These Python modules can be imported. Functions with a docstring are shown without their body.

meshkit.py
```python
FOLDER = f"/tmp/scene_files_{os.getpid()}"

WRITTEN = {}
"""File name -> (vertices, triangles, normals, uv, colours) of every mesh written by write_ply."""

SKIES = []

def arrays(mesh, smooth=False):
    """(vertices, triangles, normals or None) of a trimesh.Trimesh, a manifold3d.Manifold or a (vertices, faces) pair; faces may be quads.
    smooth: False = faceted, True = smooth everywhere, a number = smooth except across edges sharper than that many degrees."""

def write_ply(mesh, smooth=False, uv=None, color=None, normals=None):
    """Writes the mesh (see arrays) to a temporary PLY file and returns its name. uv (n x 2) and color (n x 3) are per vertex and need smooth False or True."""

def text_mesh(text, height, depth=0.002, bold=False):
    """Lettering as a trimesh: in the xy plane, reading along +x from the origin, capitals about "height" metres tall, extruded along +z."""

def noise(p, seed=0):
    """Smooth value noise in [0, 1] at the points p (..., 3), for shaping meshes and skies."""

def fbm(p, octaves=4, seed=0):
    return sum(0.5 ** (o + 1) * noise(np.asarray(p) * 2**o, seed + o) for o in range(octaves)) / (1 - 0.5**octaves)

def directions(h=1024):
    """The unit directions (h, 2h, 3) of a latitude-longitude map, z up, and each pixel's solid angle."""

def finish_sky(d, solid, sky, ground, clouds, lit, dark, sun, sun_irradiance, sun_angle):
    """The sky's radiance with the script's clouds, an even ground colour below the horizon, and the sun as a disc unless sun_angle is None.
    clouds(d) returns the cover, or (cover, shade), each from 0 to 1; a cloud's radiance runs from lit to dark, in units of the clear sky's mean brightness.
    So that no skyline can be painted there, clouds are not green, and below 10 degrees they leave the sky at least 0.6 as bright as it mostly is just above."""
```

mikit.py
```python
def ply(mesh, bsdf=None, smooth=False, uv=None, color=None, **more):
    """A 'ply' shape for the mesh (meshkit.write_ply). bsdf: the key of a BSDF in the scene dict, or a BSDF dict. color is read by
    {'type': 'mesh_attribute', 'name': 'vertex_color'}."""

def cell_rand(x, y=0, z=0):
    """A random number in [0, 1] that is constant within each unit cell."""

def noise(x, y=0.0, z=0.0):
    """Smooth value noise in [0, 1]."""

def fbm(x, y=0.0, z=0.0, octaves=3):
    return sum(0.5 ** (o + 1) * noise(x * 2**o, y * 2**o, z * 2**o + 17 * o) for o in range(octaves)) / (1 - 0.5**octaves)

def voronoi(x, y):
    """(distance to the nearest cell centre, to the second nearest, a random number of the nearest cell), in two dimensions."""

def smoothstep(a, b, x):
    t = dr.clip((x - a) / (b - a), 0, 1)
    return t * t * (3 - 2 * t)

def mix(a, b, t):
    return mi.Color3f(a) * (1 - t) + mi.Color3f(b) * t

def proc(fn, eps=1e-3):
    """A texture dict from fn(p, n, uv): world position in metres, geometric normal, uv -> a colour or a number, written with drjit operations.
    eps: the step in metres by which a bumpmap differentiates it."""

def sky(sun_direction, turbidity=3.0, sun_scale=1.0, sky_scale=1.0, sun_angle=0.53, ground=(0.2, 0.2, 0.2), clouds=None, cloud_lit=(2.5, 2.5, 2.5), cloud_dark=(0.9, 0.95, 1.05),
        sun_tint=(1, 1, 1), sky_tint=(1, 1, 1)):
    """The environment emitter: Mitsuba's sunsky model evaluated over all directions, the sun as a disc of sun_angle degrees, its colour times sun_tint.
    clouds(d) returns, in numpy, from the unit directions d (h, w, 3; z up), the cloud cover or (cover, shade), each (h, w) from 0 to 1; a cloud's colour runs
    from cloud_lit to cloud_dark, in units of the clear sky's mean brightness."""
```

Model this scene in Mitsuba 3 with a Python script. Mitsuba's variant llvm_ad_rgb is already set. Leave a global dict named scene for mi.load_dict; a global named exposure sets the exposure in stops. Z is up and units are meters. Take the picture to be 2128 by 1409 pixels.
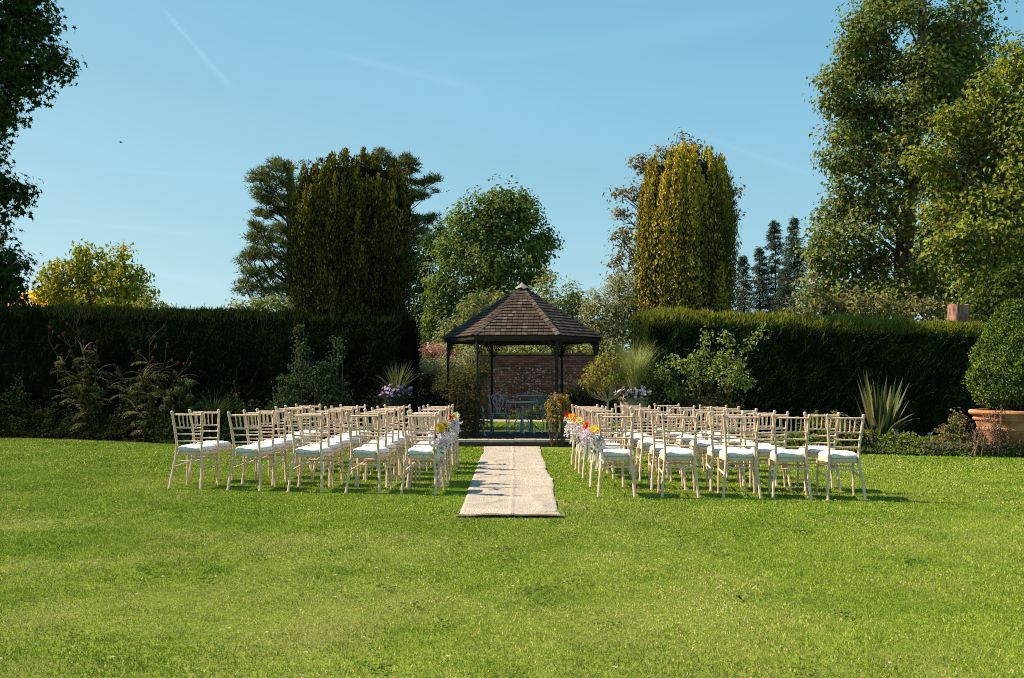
import math
import numpy as np
import trimesh
import mitsuba as mi
import mikit, meshkit
from mikit import proc, noise, fbm, smoothstep, mix, voronoi, cell_rand

T = mi.ScalarTransform4f
scene, labels = {}, {}

# ------------------------------------------------------------------ camera, light, exposure
CAM_Z, FPX, PITCH = 1.285, 2069.0, math.atan(85.5 / 2069.0)
scene['camera'] = {'type': 'perspective', 'fov_axis': 'x', 'fov': 54.43, 'near_clip': 0.1, 'far_clip': 2000.0,
                   'to_world': T().look_at(origin=[0, 0, CAM_Z], target=[0, math.cos(PITCH), CAM_Z + math.sin(PITCH)], up=[0, 0, 1])}
SUN = np.array([-0.722, 0.158, 0.673])


def clouds(d):
    """faint contrails and thin streaks of high haze"""
    az = np.arctan2(d[..., 0], d[..., 1])
    el = np.arcsin(np.clip(d[..., 2], -1, 1))
    cover = np.zeros(az.shape)
    big = meshkit.fbm(np.stack([az * 3.0, el * 16.0, az * 0], -1), 4, 3)
    cover += 0.16 * np.clip(big - 0.42, 0, 1)
    for (a0, e0, a1, e1, w, k) in ((-0.345, 0.345, -0.275, 0.275, 0.0022, .30), (-0.46, 0.148, -0.28, 0.138, 0.0020, .22), (-0.42, 0.195, -0.22, 0.196, 0.0018, .10),
                                   (-0.2, 0.32, -0.02, 0.285, 0.0045, .14), (0.16, 0.25, 0.31, 0.19, 0.003, .14), (-0.37, 0.105, -0.27, 0.09, 0.006, .2), (-0.1, 0.31, 0.3, 0.35, 0.008, .06)):
        ux, uy = a1 - a0, e1 - e0
        L = math.hypot(ux, uy)
        t = ((az - a0) * ux + (el - e0) * uy) / L ** 2
        dist = np.abs((az - a0) * uy - (el - e0) * ux) / L
        n = meshkit.fbm(np.stack([az * 60, el * 60, az * 0 + a0 * 9], -1), 3, 5)
        cover += k * np.exp(-(dist / (w * (.4 + .9 * np.clip(t, 0, 1)))) ** 2) * np.clip(t * 5, 0, 1) * np.clip((1 - t) * 5, 0, 1) * (.45 + 1.0 * n)
    cover = np.clip(cover * .5, 0, .6)
    veil = .33                                                  # thin even high haze all over the sky
    return veil + cover, veil / (veil + cover)


scene['sky'] = mikit.sky(SUN.tolist(), turbidity=2.5, sun_scale=2.0, sky_scale=1.02, sun_tint=(0.99, 0.98, 0.955), sky_tint=(1.55, 1.04, 0.60), ground=(0.12, 0.16, 0.06),
                         clouds=clouds, cloud_lit=(3.0, 3.2, 3.3), cloud_dark=(0.31, 2.81, 4.94))
exposure = 2.0


# ------------------------------------------------------------------ helpers
def at(px, py, Y):
    """world point at depth Y on the sight line of a photograph pixel"""
    u, v = (px - 1064.0) / FPX, (704.5 - py) / FPX
    c, s = math.cos(PITCH), math.sin(PITCH)
    t = Y / (c - v * s)
    return np.array([u * t, Y, CAM_Z + t * (s + v * c)])


def ground(px, py, z=0.0):
    u, v = (px - 1064.0) / FPX, (704.5 - py) / FPX
    c, s = math.cos(PITCH), math.sin(PITCH)
    t = (z - CAM_Z) / (s + v * c)
    return np.array([u * t, t * (c - v * s), z])


def unit(v):
    v = np.asarray(v, float)
    return v / np.maximum(np.linalg.norm(v, axis=-1, keepdims=True), 1e-9)


class MB:
    """collects vertices, triangles and one colour per vertex for one mesh"""

    def __init__(self):
        self.v, self.f, self.c, self.n = [], [], [], 0

    def add(self, v, f, col=(.5, .5, .5)):
        v, f = np.asarray(v, float).reshape(-1, 3), np.asarray(f, int)
        if f.shape[1] == 4:
            f = np.vstack([f[:, [0, 1, 2]], f[:, [0, 2, 3]]])
        self.v.append(v)
        self.f.append(f + self.n)
        self.c.append(np.broadcast_to(np.asarray(col, float), (len(v), 3)))
        self.n += len(v)
        return self

    def tri(self, m, col=(.5, .5, .5)):
        return self.add(m.vertices, m.faces, col)

    def arrays(self):
        return np.vstack(self.v), np.vstack(self.f), np.vstack(self.c)


def tube(pts, rad, sides=6, cap=True):
    p = np.asarray(pts, float)
    r = np.broadcast_to(np.asarray(rad, float), (len(p),))
    t = unit(np.gradient(p, axis=0))
    ref = np.array([0, 0, 1.0]) if abs(t[0][2]) < .9 else np.array([1.0, 0, 0])
    a = []
    cur = unit(np.cross(t[0], ref))
    for k in range(len(p)):
        cur = unit(cur - t[k] * np.dot(cur, t[k]))
        a.append(cur)
    a = np.array(a)
    b = np.cross(t, a)
    ang = np.arange(sides) * 2 * np.pi / sides
    v = (p[:, None] + r[:, None, None] * (np.cos(ang)[None, :, None] * a[:, None] + np.sin(ang)[None, :, None] * b[:, None])).reshape(-1, 3)
    i, j = np.meshgrid(np.arange(len(p) - 1), np.arange(sides), indexing='ij')
    q = np.stack([i * sides + j, i * sides + (j + 1) % sides, (i + 1) * sides + (j + 1) % sides, (i + 1) * sides + j], -1).reshape(-1, 4)
    f = np.vstack([q[:, [0, 1, 2]], q[:, [0, 2, 3]]])
    if cap:
        n = len(v)
        v = np.vstack([v, p[:1], p[-1:]])
        j = np.arange(sides)
        e = (len(p) - 1) * sides
        f = np.vstack([f, np.stack([(j + 1) % sides, j, j * 0 + n], 1), np.stack([e + j, e + (j + 1) % sides, j * 0 + n + 1], 1)])
    return v, f


def lathe(profile, segs=24, center=(0, 0, 0)):
    """profile: (radius, z) from bottom to top"""
    pr = np.asarray(profile, float)
    ang = np.arange(segs) * 2 * np.pi / segs
    v = np.stack([pr[:, None, 0] * np.cos(ang), pr[:, None, 0] * np.sin(ang), np.broadcast_to(pr[:, 1:2], (len(pr), segs))], -1).reshape(-1, 3) + np.asarray(center)
    i, j = np.meshgrid(np.arange(len(pr) - 1), np.arange(segs), indexing='ij')
    q = np.stack([i * segs + j, i * segs + (j + 1) % segs, (i + 1) * segs + (j + 1) % segs, (i + 1) * segs + j], -1).reshape(-1, 4)
    return v, np.vstack([q[:, [0, 1, 2]], q[:, [0, 2, 3]]])


BOXF = np.array([[0, 2, 3, 1], [4, 5, 7, 6], [0, 1, 5, 4], [2, 6, 7, 3], [0, 4, 6, 2], [1, 3, 7, 5]])


def box(x0, x1, y0, y1, z0, z1):
    return np.array([[x, y, z] for x in (x0, x1) for y in (y0, y1) for z in (z0, z1)], float)[[0, 1, 2, 3, 4, 5, 6, 7]], np.array([[0, 1, 3, 2], [4, 6, 7, 5], [0, 4, 5, 1], [2, 3, 7, 6], [0, 2, 6, 4], [1, 5, 7, 3]])


def spline(pts, n):
    """Catmull-Rom through the points"""
    p = np.asarray(pts, float)
    p = np.vstack([2 * p[0] - p[1], p, 2 * p[-1] - p[-2]])
    out = []
    for s in np.linspace(0, len(p) - 3 - 1e-6, n):
        i = int(s)
        t = s - i
        a, b, c, d = p[i:i + 4]
        out.append(.5 * ((2 * b) + (c - a) * t + (2 * a - 5 * b + 4 * c - d) * t * t + (3 * b - a - 3 * c + d) * t ** 3))
    return np.array(out)


USED = {}


def key(name):
    k = USED.get(name, 0)
    USED[name] = k + 1
    return name if k == 0 else f'{name}_{k:03d}'


def put(name, parent, m, bsdf, smooth=False, color=None, to_world=None, **lab):
    """one entry of the scene; m: MB or (v, f)"""
    full = key(name if parent is None else f'{parent}__{name}')
    if isinstance(m, MB):
        v, f, c = m.arrays()
        color = c if color is True else None
    else:
        v, f = m
    d = mikit.ply((v, f), bsdf, smooth=smooth, color=color)
    if to_world is not None:
        d['to_world'] = to_world
    scene[full] = d
    if lab:
        labels[full] = lab
    return full


def thing(name, label, category, group=None, kind=None):
    k = key(name)
    labels[k] = {'label': label, 'category': category}
    if group:
        labels[k]['group'] = group
    if kind:
        labels[k]['kind'] = kind
    return k


# ------------------------------------------------------------------ materials
def principled(c, rough=.6, **k):
    return {'type': 'principled', 'base_color': c if isinstance(c, dict) else {'type': 'rgb', 'value': list(c)}, 'roughness': rough, **k}


def two(b):
    return {'type': 'twosided', 'bsdf': b}


VC = {'type': 'mesh_attribute', 'name': 'vertex_color'}
scene['leaf'] = {'type': 'principledthin', 'base_color': VC, 'roughness': .55, 'diff_trans': .6, 'eta': 1.35}
scene['petal'] = {'type': 'principledthin', 'base_color': VC, 'roughness': .7, 'diff_trans': .6, 'eta': 1.3}
scene['dense'] = two({'type': 'diffuse', 'reflectance': VC})
scene['painted'] = two(principled(VC, .7, specular=.3))


def f_limewash(p, n, uv):
    g = fbm(p.x * 60, p.y * 60, p.z * 14, 3)
    w = smoothstep(.35, .75, fbm(p.x * 9, p.y * 9, p.z * 9, 2))
    c = mix((.50, .345, .25), (.69, .515, .395), g)
    return c * (1 - w * .25) + mi.Color3f(.60, .53, .44) * (w * .25)


scene['limewash'] = two(principled(proc(f_limewash), .55, specular=.35))
scene['cushion'] = two(principled((.60, .585, .59), .85, sheen=.2))


def f_bark(p, n, uv):
    g = fbm(p.x * 14, p.y * 14, p.z * 2.5, 4)
    return mix((.035, .024, .018), (.19, .125, .092), smoothstep(.25, .75, g))


def b_bark(p, n, uv):
    return .05 * fbm(p.x * 16, p.y * 16, p.z * 3, 3)


scene['bark'] = two({'type': 'bumpmap', 'bump': proc(b_bark), 'bsdf': principled(proc(f_bark), .9, specular=.1), 'scale': 1.0})
scene['blade'] = {'type': 'principledthin', 'base_color': VC, 'roughness': .6, 'diff_trans': .22, 'eta': 1.3}


def f_lawn(p, n, uv):
    a = fbm(p.x * .45, p.y * .45, 0, 3)
    b = fbm(p.x * 30, p.y * 30, 0, 2)
    d = smoothstep(.55, .78, fbm(p.x * 1.1 + 9, p.y * 1.1, 3, 3))
    c = mix((.085, .125, .018), (.14, .19, .030), a) * (.6 + .7 * b)
    return c * (1 - d * .45) + mi.Color3f(.17, .15, .06) * (d * .45)


scene['turf'] = two({'type': 'diffuse', 'reflectance': proc(f_lawn)})


def f_soil(p, n, uv):
    return mix((.012, .009, .006), (.05, .037, .026), fbm(p.x * 14, p.y * 14, p.z * 14, 3))


scene['soil'] = two({'type': 'diffuse', 'reflectance': proc(f_soil)})


def f_stone(p, n, uv):
    g = fbm(p.x * 5, p.y * 5, p.z * 5, 3)
    s = fbm(p.x * 55, p.y * 55, p.z * 55, 2)
    return mix((.12, .115, .105), (.30, .275, .25), g) * (.6 + .8 * s)


scene['stone'] = two(principled(proc(f_stone), .9, specular=.1))


def f_hessian(p, n, uv):
    w = .5 + .25 * noise(p.x * 420, p.y * 60, 1) + .25 * noise(p.x * 60, p.y * 420, 2)
    s = fbm(p.x * 3.1, p.y * 3.1, 0, 3)
    return mix((.32, .285, .25), (.39, .355, .315), s) * (.80 + .25 * w)


def b_hessian(p, n, uv):
    return .0025 * (noise(p.x * 260, p.y * 40, 1) + noise(p.x * 40, p.y * 260, 2))


scene['hessian'] = two({'type': 'bumpmap', 'bump': proc(b_hessian), 'bsdf': {'type': 'diffuse', 'reflectance': proc(f_hessian)}, 'scale': 1.0})


def f_terra(p, n, uv):
    g = fbm(p.x * 4, p.y * 4, p.z * 6, 4)
    return mix((.30, .125, .065), (.41, .215, .13), smoothstep(.3, .8, g))


def f_edging(p, n, uv):
    return mix((.26, .235, .21), (.50, .455, .41), fbm(p.x * 9, p.y * 30, p.z * 30, 3))


scene['edging'] = two({'type': 'diffuse', 'reflectance': proc(f_edging)})


def f_gravel(p, n, uv):
    return mix((.035, .032, .030), (.17, .155, .14), fbm(p.x * 45, p.y * 45, p.z * 45, 3))


scene['gravel'] = two({'type': 'diffuse', 'reflectance': proc(f_gravel)})


def f_redbark(p, n, uv):
    g = fbm(p.x * 22, p.y * 22, p.z * 5, 4)
    return mix((.10, .055, .042), (.34, .21, .165), smoothstep(.2, .75, g))


scene['red_bark'] = two({'type': 'diffuse', 'reflectance': proc(f_redbark)})
scene['terracotta'] = two(principled(proc(f_terra), .85, specular=.15))
scene['iron'] = two(principled((.012, .015, .016), .6, specular=.22))
scene['cast_metal'] = two(principled((.40, .43, .45), .6, specular=.3))
scene['verdigris'] = two(principled((.22, .36, .32), .6, specular=.4))
scene['lead'] = two(principled((.20, .195, .20), .6, specular=.3))
scene['timber'] = two(principled((.035, .026, .02), .8, specular=.2))


def f_shingle(k):
    def f(p, n, uv):
        g = fbm(p.x * 40, p.y * 40, p.z * 12, 3)
        m = smoothstep(.6, .8, fbm(p.x * 7 + k, p.y * 7, p.z * 7, 3))
        base = ((.050, .035, .029), (.070, .052, .043), (.038, .027, .023), (.090, .073, .065))[k]
        c = mi.Color3f(base) * (.55 + .9 * g)
        return c * (1 - .3 * m) + mi.Color3f(.15, .14, .12) * (.3 * m)
    return f


for k in range(4):
    scene[f'shingle_{k}'] = two(principled(proc(f_shingle(k)), .85, specular=.15))


def f_coping(p, n, uv):
    m = smoothstep(.35, .6, fbm(p.x * 3.5, p.y * 6, p.z * 6, 3))
    return mix((.16, .10, .07), (.30, .21, .05), m) * (.6 + .7 * fbm(p.x * 30, p.y * 30, p.z * 30, 2))


scene['coping'] = two({'type': 'diffuse', 'reflectance': proc(f_coping)})
scene['hem'] = two({'type': 'diffuse', 'reflectance': {'type': 'rgb', 'value': [.42, .26, .14]}})
scene['limewash_bark'] = two({'type': 'diffuse', 'reflectance': {'type': 'rgb', 'value': [.34, .28, .20]}})


# ------------------------------------------------------------------ foliage
def kite(P, D, N, L, W, col, fold=.25):
    n = len(P)
    D = unit(D)
    S = unit(np.cross(D, N))
    U = np.cross(S, D)
    L, W = np.broadcast_to(L, (n,))[:, None], np.broadcast_to(W, (n,))[:, None]
    v = np.stack([P, P + D * L * .42 + S * W * .5 + U * W * fold, P + D * L - U * L * .12, P + D * L * .42 - S * W * .5 + U * W * fold], 1).reshape(-1, 3)
    i = np.arange(n)[:, None] * 4
    f = np.concatenate([i + [0, 1, 2], i + [0, 2, 3]], 1).reshape(-1, 3)
    return v, f, np.repeat(col, 4, 0)


def spike(P, D, N, L, W, col):
    """one narrow triangle"""
    n = len(P)
    D = unit(D)
    S = unit(np.cross(D, N))
    L, W = np.broadcast_to(L, (n,))[:, None], np.broadcast_to(W, (n,))[:, None]
    v = np.stack([P - S * W * .5, P + S * W * .5, P + D * L], 1).reshape(-1, 3)
    return v, np.arange(n * 3).reshape(-1, 3), np.repeat(col, 3, 0)


STAR = np.array([[math.cos(a) * r, math.sin(a) * r] for k in range(5) for a, r in ((math.radians(90 + 72 * (k - 2)), (.80, .95, 1.0, .95, .80)[k]), (math.radians(90 + 72 * (k - 2) + 36), .36 if k < 4 else .22))])


def star(P, D, N, L, W, col):
    """five-lobed leaf"""
    n = len(P)
    D = unit(D)
    S = unit(np.cross(D, N))
    U = np.cross(S, D)
    L = np.broadcast_to(L, (n,))[:, None, None] * .55
    rim = P[:, None] + D[:, None] * L + L * (S[:, None] * STAR[None, :, :1] + D[:, None] * STAR[None, :, 1:]) - U[:, None] * L * .25 * (np.linalg.norm(STAR, axis=1) ** 2)[None, :, None]
    v = np.concatenate([(P[:, None] + D[:, None] * L), rim], 1).reshape(-1, 3)
    i = np.arange(n)[:, None] * 11
    f = np.concatenate([i + [0, 1 + k, 1 + (k + 1) % 10] for k in range(10)], 1).reshape(-1, 3)
    return v, f, np.repeat(col, 11, 0)


def strap(bases, az, lean, length, width, bend, col, seg=6, fold=.18):
    """long arching blades; lean from the vertical at the foot, bend: how far it arches over (radians)"""
    n = len(bases)
    s = np.linspace(0, 1, seg + 1)
    th = lean[:, None] + bend[:, None] * s[None] ** 1.6
    ds = length[:, None] / seg
    r = np.cumsum(np.sin(th) * ds, 1) - np.sin(th[:, :1]) * ds
    z = np.cumsum(np.cos(th) * ds, 1) - np.cos(th[:, :1]) * ds
    dirx, diry = np.cos(az)[:, None], np.sin(az)[:, None]
    mid = np.stack([bases[:, :1] + dirx * r, bases[:, 1:2] + diry * r, bases[:, 2:3] + z], -1)
    side = np.stack([-np.sin(az), np.cos(az), az * 0], -1)[:, None, :]
    w = width[:, None] * (np.minimum(1, .55 + 1.6 * s) * np.clip((1 - s) * 2.2, .02, 1))[None]
    up = np.stack([-np.cos(th) * dirx, -np.cos(th) * diry, np.sin(th)], -1)
    a = mid + side * w[..., None] * .5 - up * w[..., None] * fold
    b = mid - side * w[..., None] * .5 - up * w[..., None] * fold
    v = np.stack([a, mid, b], 2).reshape(-1, 3)
    k = (seg + 1) * 3
    fs = []
    for j in range(seg):
        o = j * 3
        for q in ((0, 1, 4, 3), (1, 2, 5, 4)):
            fs += [[o + q[0], o + q[1], o + q[2]], [o + q[0], o + q[2], o + q[3]]]
    f = (np.arange(n)[:, None, None] * k + np.array(fs)[None]).reshape(-1, 3)
    return v, f, np.repeat(col, k, 0)


def ramp(cols, t):
    cols = np.asarray(cols, float) if len(cols) > 1 else np.repeat(np.asarray(cols, float), 2, 0)
    x = np.clip(t, 0, .9999) * (len(cols) - 1)
    i = x.astype(int)
    return cols[i] + (cols[i + 1] - cols[i]) * (x - i)[:, None]


def sphere_dirs(rng, n):
    return unit(rng.normal(size=(n, 3)))


def leafy(mb, lobes, cols, L, W, lai, rng, clump=.35, per=26, shape=kite, droop=.35, shell=.30, flat=.75, upward=.5, odd=None, odd_p=0.0, jitter=.45, out=.8):
    """fills ellipsoidal lobes (cx cy cz rx ry rz) with clumps of single leaves; returns the clump centres"""
    cents = []
    for lb in lobes:
        c, r = np.array(lb[:3]), np.array(lb[3:6])
        area = 0.5 * L * W if shape is not star else .45 * L * L
        total = int(lai * math.pi * r[0] * r[2] / area * rng.uniform(.9, 1.1))
        k = max(2, total // per)
        d = sphere_dirs(rng, k)
        rad = rng.uniform(size=k) ** shell * rng.uniform(1 - jitter * .4, 1 + jitter * .28, k)
        cc = c + d * rad[:, None] * r
        cents.append(cc)
        tone = np.clip(rng.normal(.5, .22, k), 0, 1)
        cl = clump * rng.uniform(.55, 1.35, k)
        own = np.repeat(np.arange(k), per)
        n = len(own)
        off = rng.normal(size=(n, 3)) * .55
        off /= np.maximum(1, np.linalg.norm(off, axis=1, keepdims=True) / 1.3)
        P = cc[own] + off * cl[own][:, None] * [1, 1, flat]
        o = unit(d[own] * out + unit(off) * .5)
        N = unit(o * .9 + np.array([0, 0, upward]) + rng.normal(size=(n, 3)) * .38)
        D = unit(np.cross(N, rng.normal(size=(n, 3))) + o * .2 - np.array([0, 0, droop]))
        col = ramp(cols, tone[own] * .55 + rng.uniform(size=n) * .45)
        if odd is not None:
            w = rng.uniform(size=n) < odd_p * np.clip(rng.normal(1, 1, k), 0, 3)[own]
            col[w] = ramp(odd, rng.uniform(size=w.sum()))
        s = np.clip(rng.normal(1, .22, n), .5, 1.6)
        mb.add(*shape(P, D, N, L * s, W * s, col))
    return np.vstack(cents)


def px_lobes(Y, items, rng, depth=.85, dy=.25):
    """(px, py, rx, ry) of the photograph at depth Y -> ellipsoids of the world"""
    out = []
    for it in items:
        px, py, rx, ry = it[:4]
        y = it[4] if len(it) > 4 else Y + rng.uniform(-dy, dy) * rx / FPX * Y
        c = at(px, py, y)
        out.append((c[0], c[1], c[2], rx / FPX * y, depth * max(.7 * rx, min(rx, ry)) / FPX * y, ry / FPX * y))
    return out


def limbs(mb, trunk, lobes, r0, rng, twigs=0, col=(.1, .07, .05), sides=7):
    """a tapered trunk and a limb to each lobe, with twigs"""
    path = spline(trunk, 4 * len(trunk))
    n = len(path)
    rad = r0 * (1 - .72 * np.linspace(0, 1, n) ** 1.1)
    rad[:2] *= 1.25
    mb.add(*tube(path, rad, sides + 3), col)
    for lb in lobes:
        c = np.array(lb[:3])
        low = np.where(path[:, 2] < c[2] - .7 * np.linalg.norm(path[:, :2] - c[:2], axis=1))[0]
        i = int(np.clip(low[-1] if len(low) else n // 3, 1, n - 2))
        a = path[i]
        m = (a + c) / 2 + rng.normal(size=3) * .06 * np.linalg.norm(c - a) + [0, 0, -.06 * np.linalg.norm(c - a)]
        q = spline([a, m, c], 9)
        rl = min(rad[i] * .4, .10 * r0 + .022 * np.linalg.norm(c - a))
        mb.add(*tube(q, np.linspace(rl, rl * .18, 9), sides), col)
        for _ in range(twigs):
            e = c + sphere_dirs(rng, 1)[0] * np.array(lb[3:6]) * .85
            s = q[rng.integers(4, 8)]
            mb.add(*tube(spline([s, (s + e) / 2 + rng.normal(size=3) * .08, e], 5), np.linspace(rl * .32, rl * .08, 5), 4, False), col)


G_MAPLE = [(.020, .036, .009), (.048, .070, .015), (.085, .105, .022)]
G_DARK = [(.010, .020, .008), (.022, .038, .012), (.040, .058, .016)]
G_OLIVE = [(.040, .050, .018), (.085, .095, .035), (.150, .150, .060)]
G_GOLD = [(.09, .11, .012), (.26, .25, .02), (.44, .36, .03)]
G_BRIGHT = [(.045, .085, .012), (.09, .145, .020), (.16, .20, .035)]
G_BROWN = [(.040, .034, .018), (.080, .066, .030), (.120, .092, .045)]
G_YEW = [(.012, .022, .006), (.026, .038, .009), (.048, .058, .012)]


def tree(name, label, Y, items, trunk_px, r0, cols, L, W, lai, seed, category='tree', group=None, twigs=3, **k):
    rng = np.random.default_rng(seed)
    t = thing(name, label, category, group)
    bright = k.pop('bright', 2.6)
    lob = px_lobes(Y, items, rng, dy=k.pop('dy', .35))
    tw, cr = MB(), MB()
    leafy(cr, lob, np.array(cols) * bright, L, W, lai, rng, **k)
    limbs(tw, [at(x, y, Y) if y is not None else np.array([at(x, 700, Y)[0], Y, -.1]) for x, y in trunk_px], lob, r0, rng, twigs=twigs)
    put('trunk', t, tw, 'bark', True)
    v, f, c = cr.arrays()
    full = key(t + '__crown')
    scene[full] = mikit.ply((v, f), 'leaf', color=c)
    return t


def leaf_part(name, parent, mb, bsdf='leaf', **lab):
    v, f, c = mb.arrays()
    full = key(name if parent is None else f'{parent}__{name}')
    scene[full] = mikit.ply((v, f), bsdf, color=c)
    if lab:
        labels[full] = lab
    return full


def blob(center, r, seed, amp=.18, freq=1.6, sub=4, col=(.02, .025, .01)):
    """an uneven solid, used as the woody inside of dense shrubs"""
    m = trimesh.creation.icosphere(subdivisions=sub, radius=1.0)
    v = np.array(m.vertices)
    k = 1 + amp * (meshkit.fbm(v * freq + seed * 3.1, 3, seed) - .5) * 2
    return v * k[:, None] * np.asarray(r) + np.asarray(center), np.array(m.faces), col


# ------------------------------------------------------------------ ground
def grid_sheet(x, y, zfn):
    X, Yg = np.meshgrid(x, y, indexing='ij')
    v = np.stack([X, Yg, zfn(X, Yg)], -1).reshape(-1, 3)
    nx, ny = X.shape
    i, j = np.meshgrid(np.arange(nx - 1), np.arange(ny - 1), indexing='ij')
    q = np.stack([i * ny + j, (i + 1) * ny + j, (i + 1) * ny + j + 1, i * ny + j + 1], -1).reshape(-1, 4)
    return v, np.vstack([q[:, [0, 1, 2]], q[:, [0, 2, 3]]])


put('lawn', None, (np.array([[-600, -200, 0], [600, -200, 0], [600, 900, 0], [-600, 900, 0]], float), np.array([[0, 1, 2, 3]])), 'turf', label='wide mown green lawn in full sunlight', kind='structure')

# lawn edges, from the photograph: left border, right border
EDGE_L = np.array([[-30, 27.0], [-16, 23.4], [-11.6, 22.3], [-9.3, 21.5], [-6.9, 20.1], [-4.6, 19.75], [-2.05, 19.5]])
EDGE_R = np.array([[1.30, 18.35], [2.4, 18.3], [3.2, 18.2], [4.6, 17.9], [6.0, 17.25], [7.2, 16.9], [8.6, 16.45], [12, 15.7], [20, 14]])


def edge_y(x):
    x = np.asarray(x, float)
    return np.where(x < 0, np.interp(x, EDGE_L[:, 0], EDGE_L[:, 1]), np.interp(x, EDGE_R[:, 0], EDGE_R[:, 1])) + .05 * np.sin(x * 2.3) + .03 * np.sin(x * 7.1)


def bed(x0, x1, y1):
    xs = np.linspace(x0, x1, 160)
    s = np.linspace(0, 1, 26)
    X = np.repeat(xs[:, None], 26, 1)
    E = edge_y(xs)[:, None]
    Yg = E + (y1 - E) * s[None]
    Z = .004 + .05 * np.minimum(1, s[None] * 8) + .05 * meshkit.fbm(np.stack([X * 2.5, Yg * 2.5, X * 0], -1), 3, 2) * np.minimum(1, s[None] * 12)
    v = np.stack([X, Yg, Z], -1).reshape(-1, 3)
    i, j = np.meshgrid(np.arange(159), np.arange(25), indexing='ij')
    q = np.stack([i * 26 + j, (i + 1) * 26 + j, (i + 1) * 26 + j + 1, i * 26 + j + 1], -1).reshape(-1, 4)
    return v, np.vstack([q[:, [0, 1, 2]], q[:, [0, 2, 3]]])


put('flower_bed', None, bed(-30, -2.05, 27.5), 'soil', True, label='dark planted border along the foot of the left hedge', kind='structure')
put('flower_bed', None, bed(1.30, 20, 24.5), 'soil', True, label='planted border along the foot of the right hedge', kind='structure')

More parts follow.
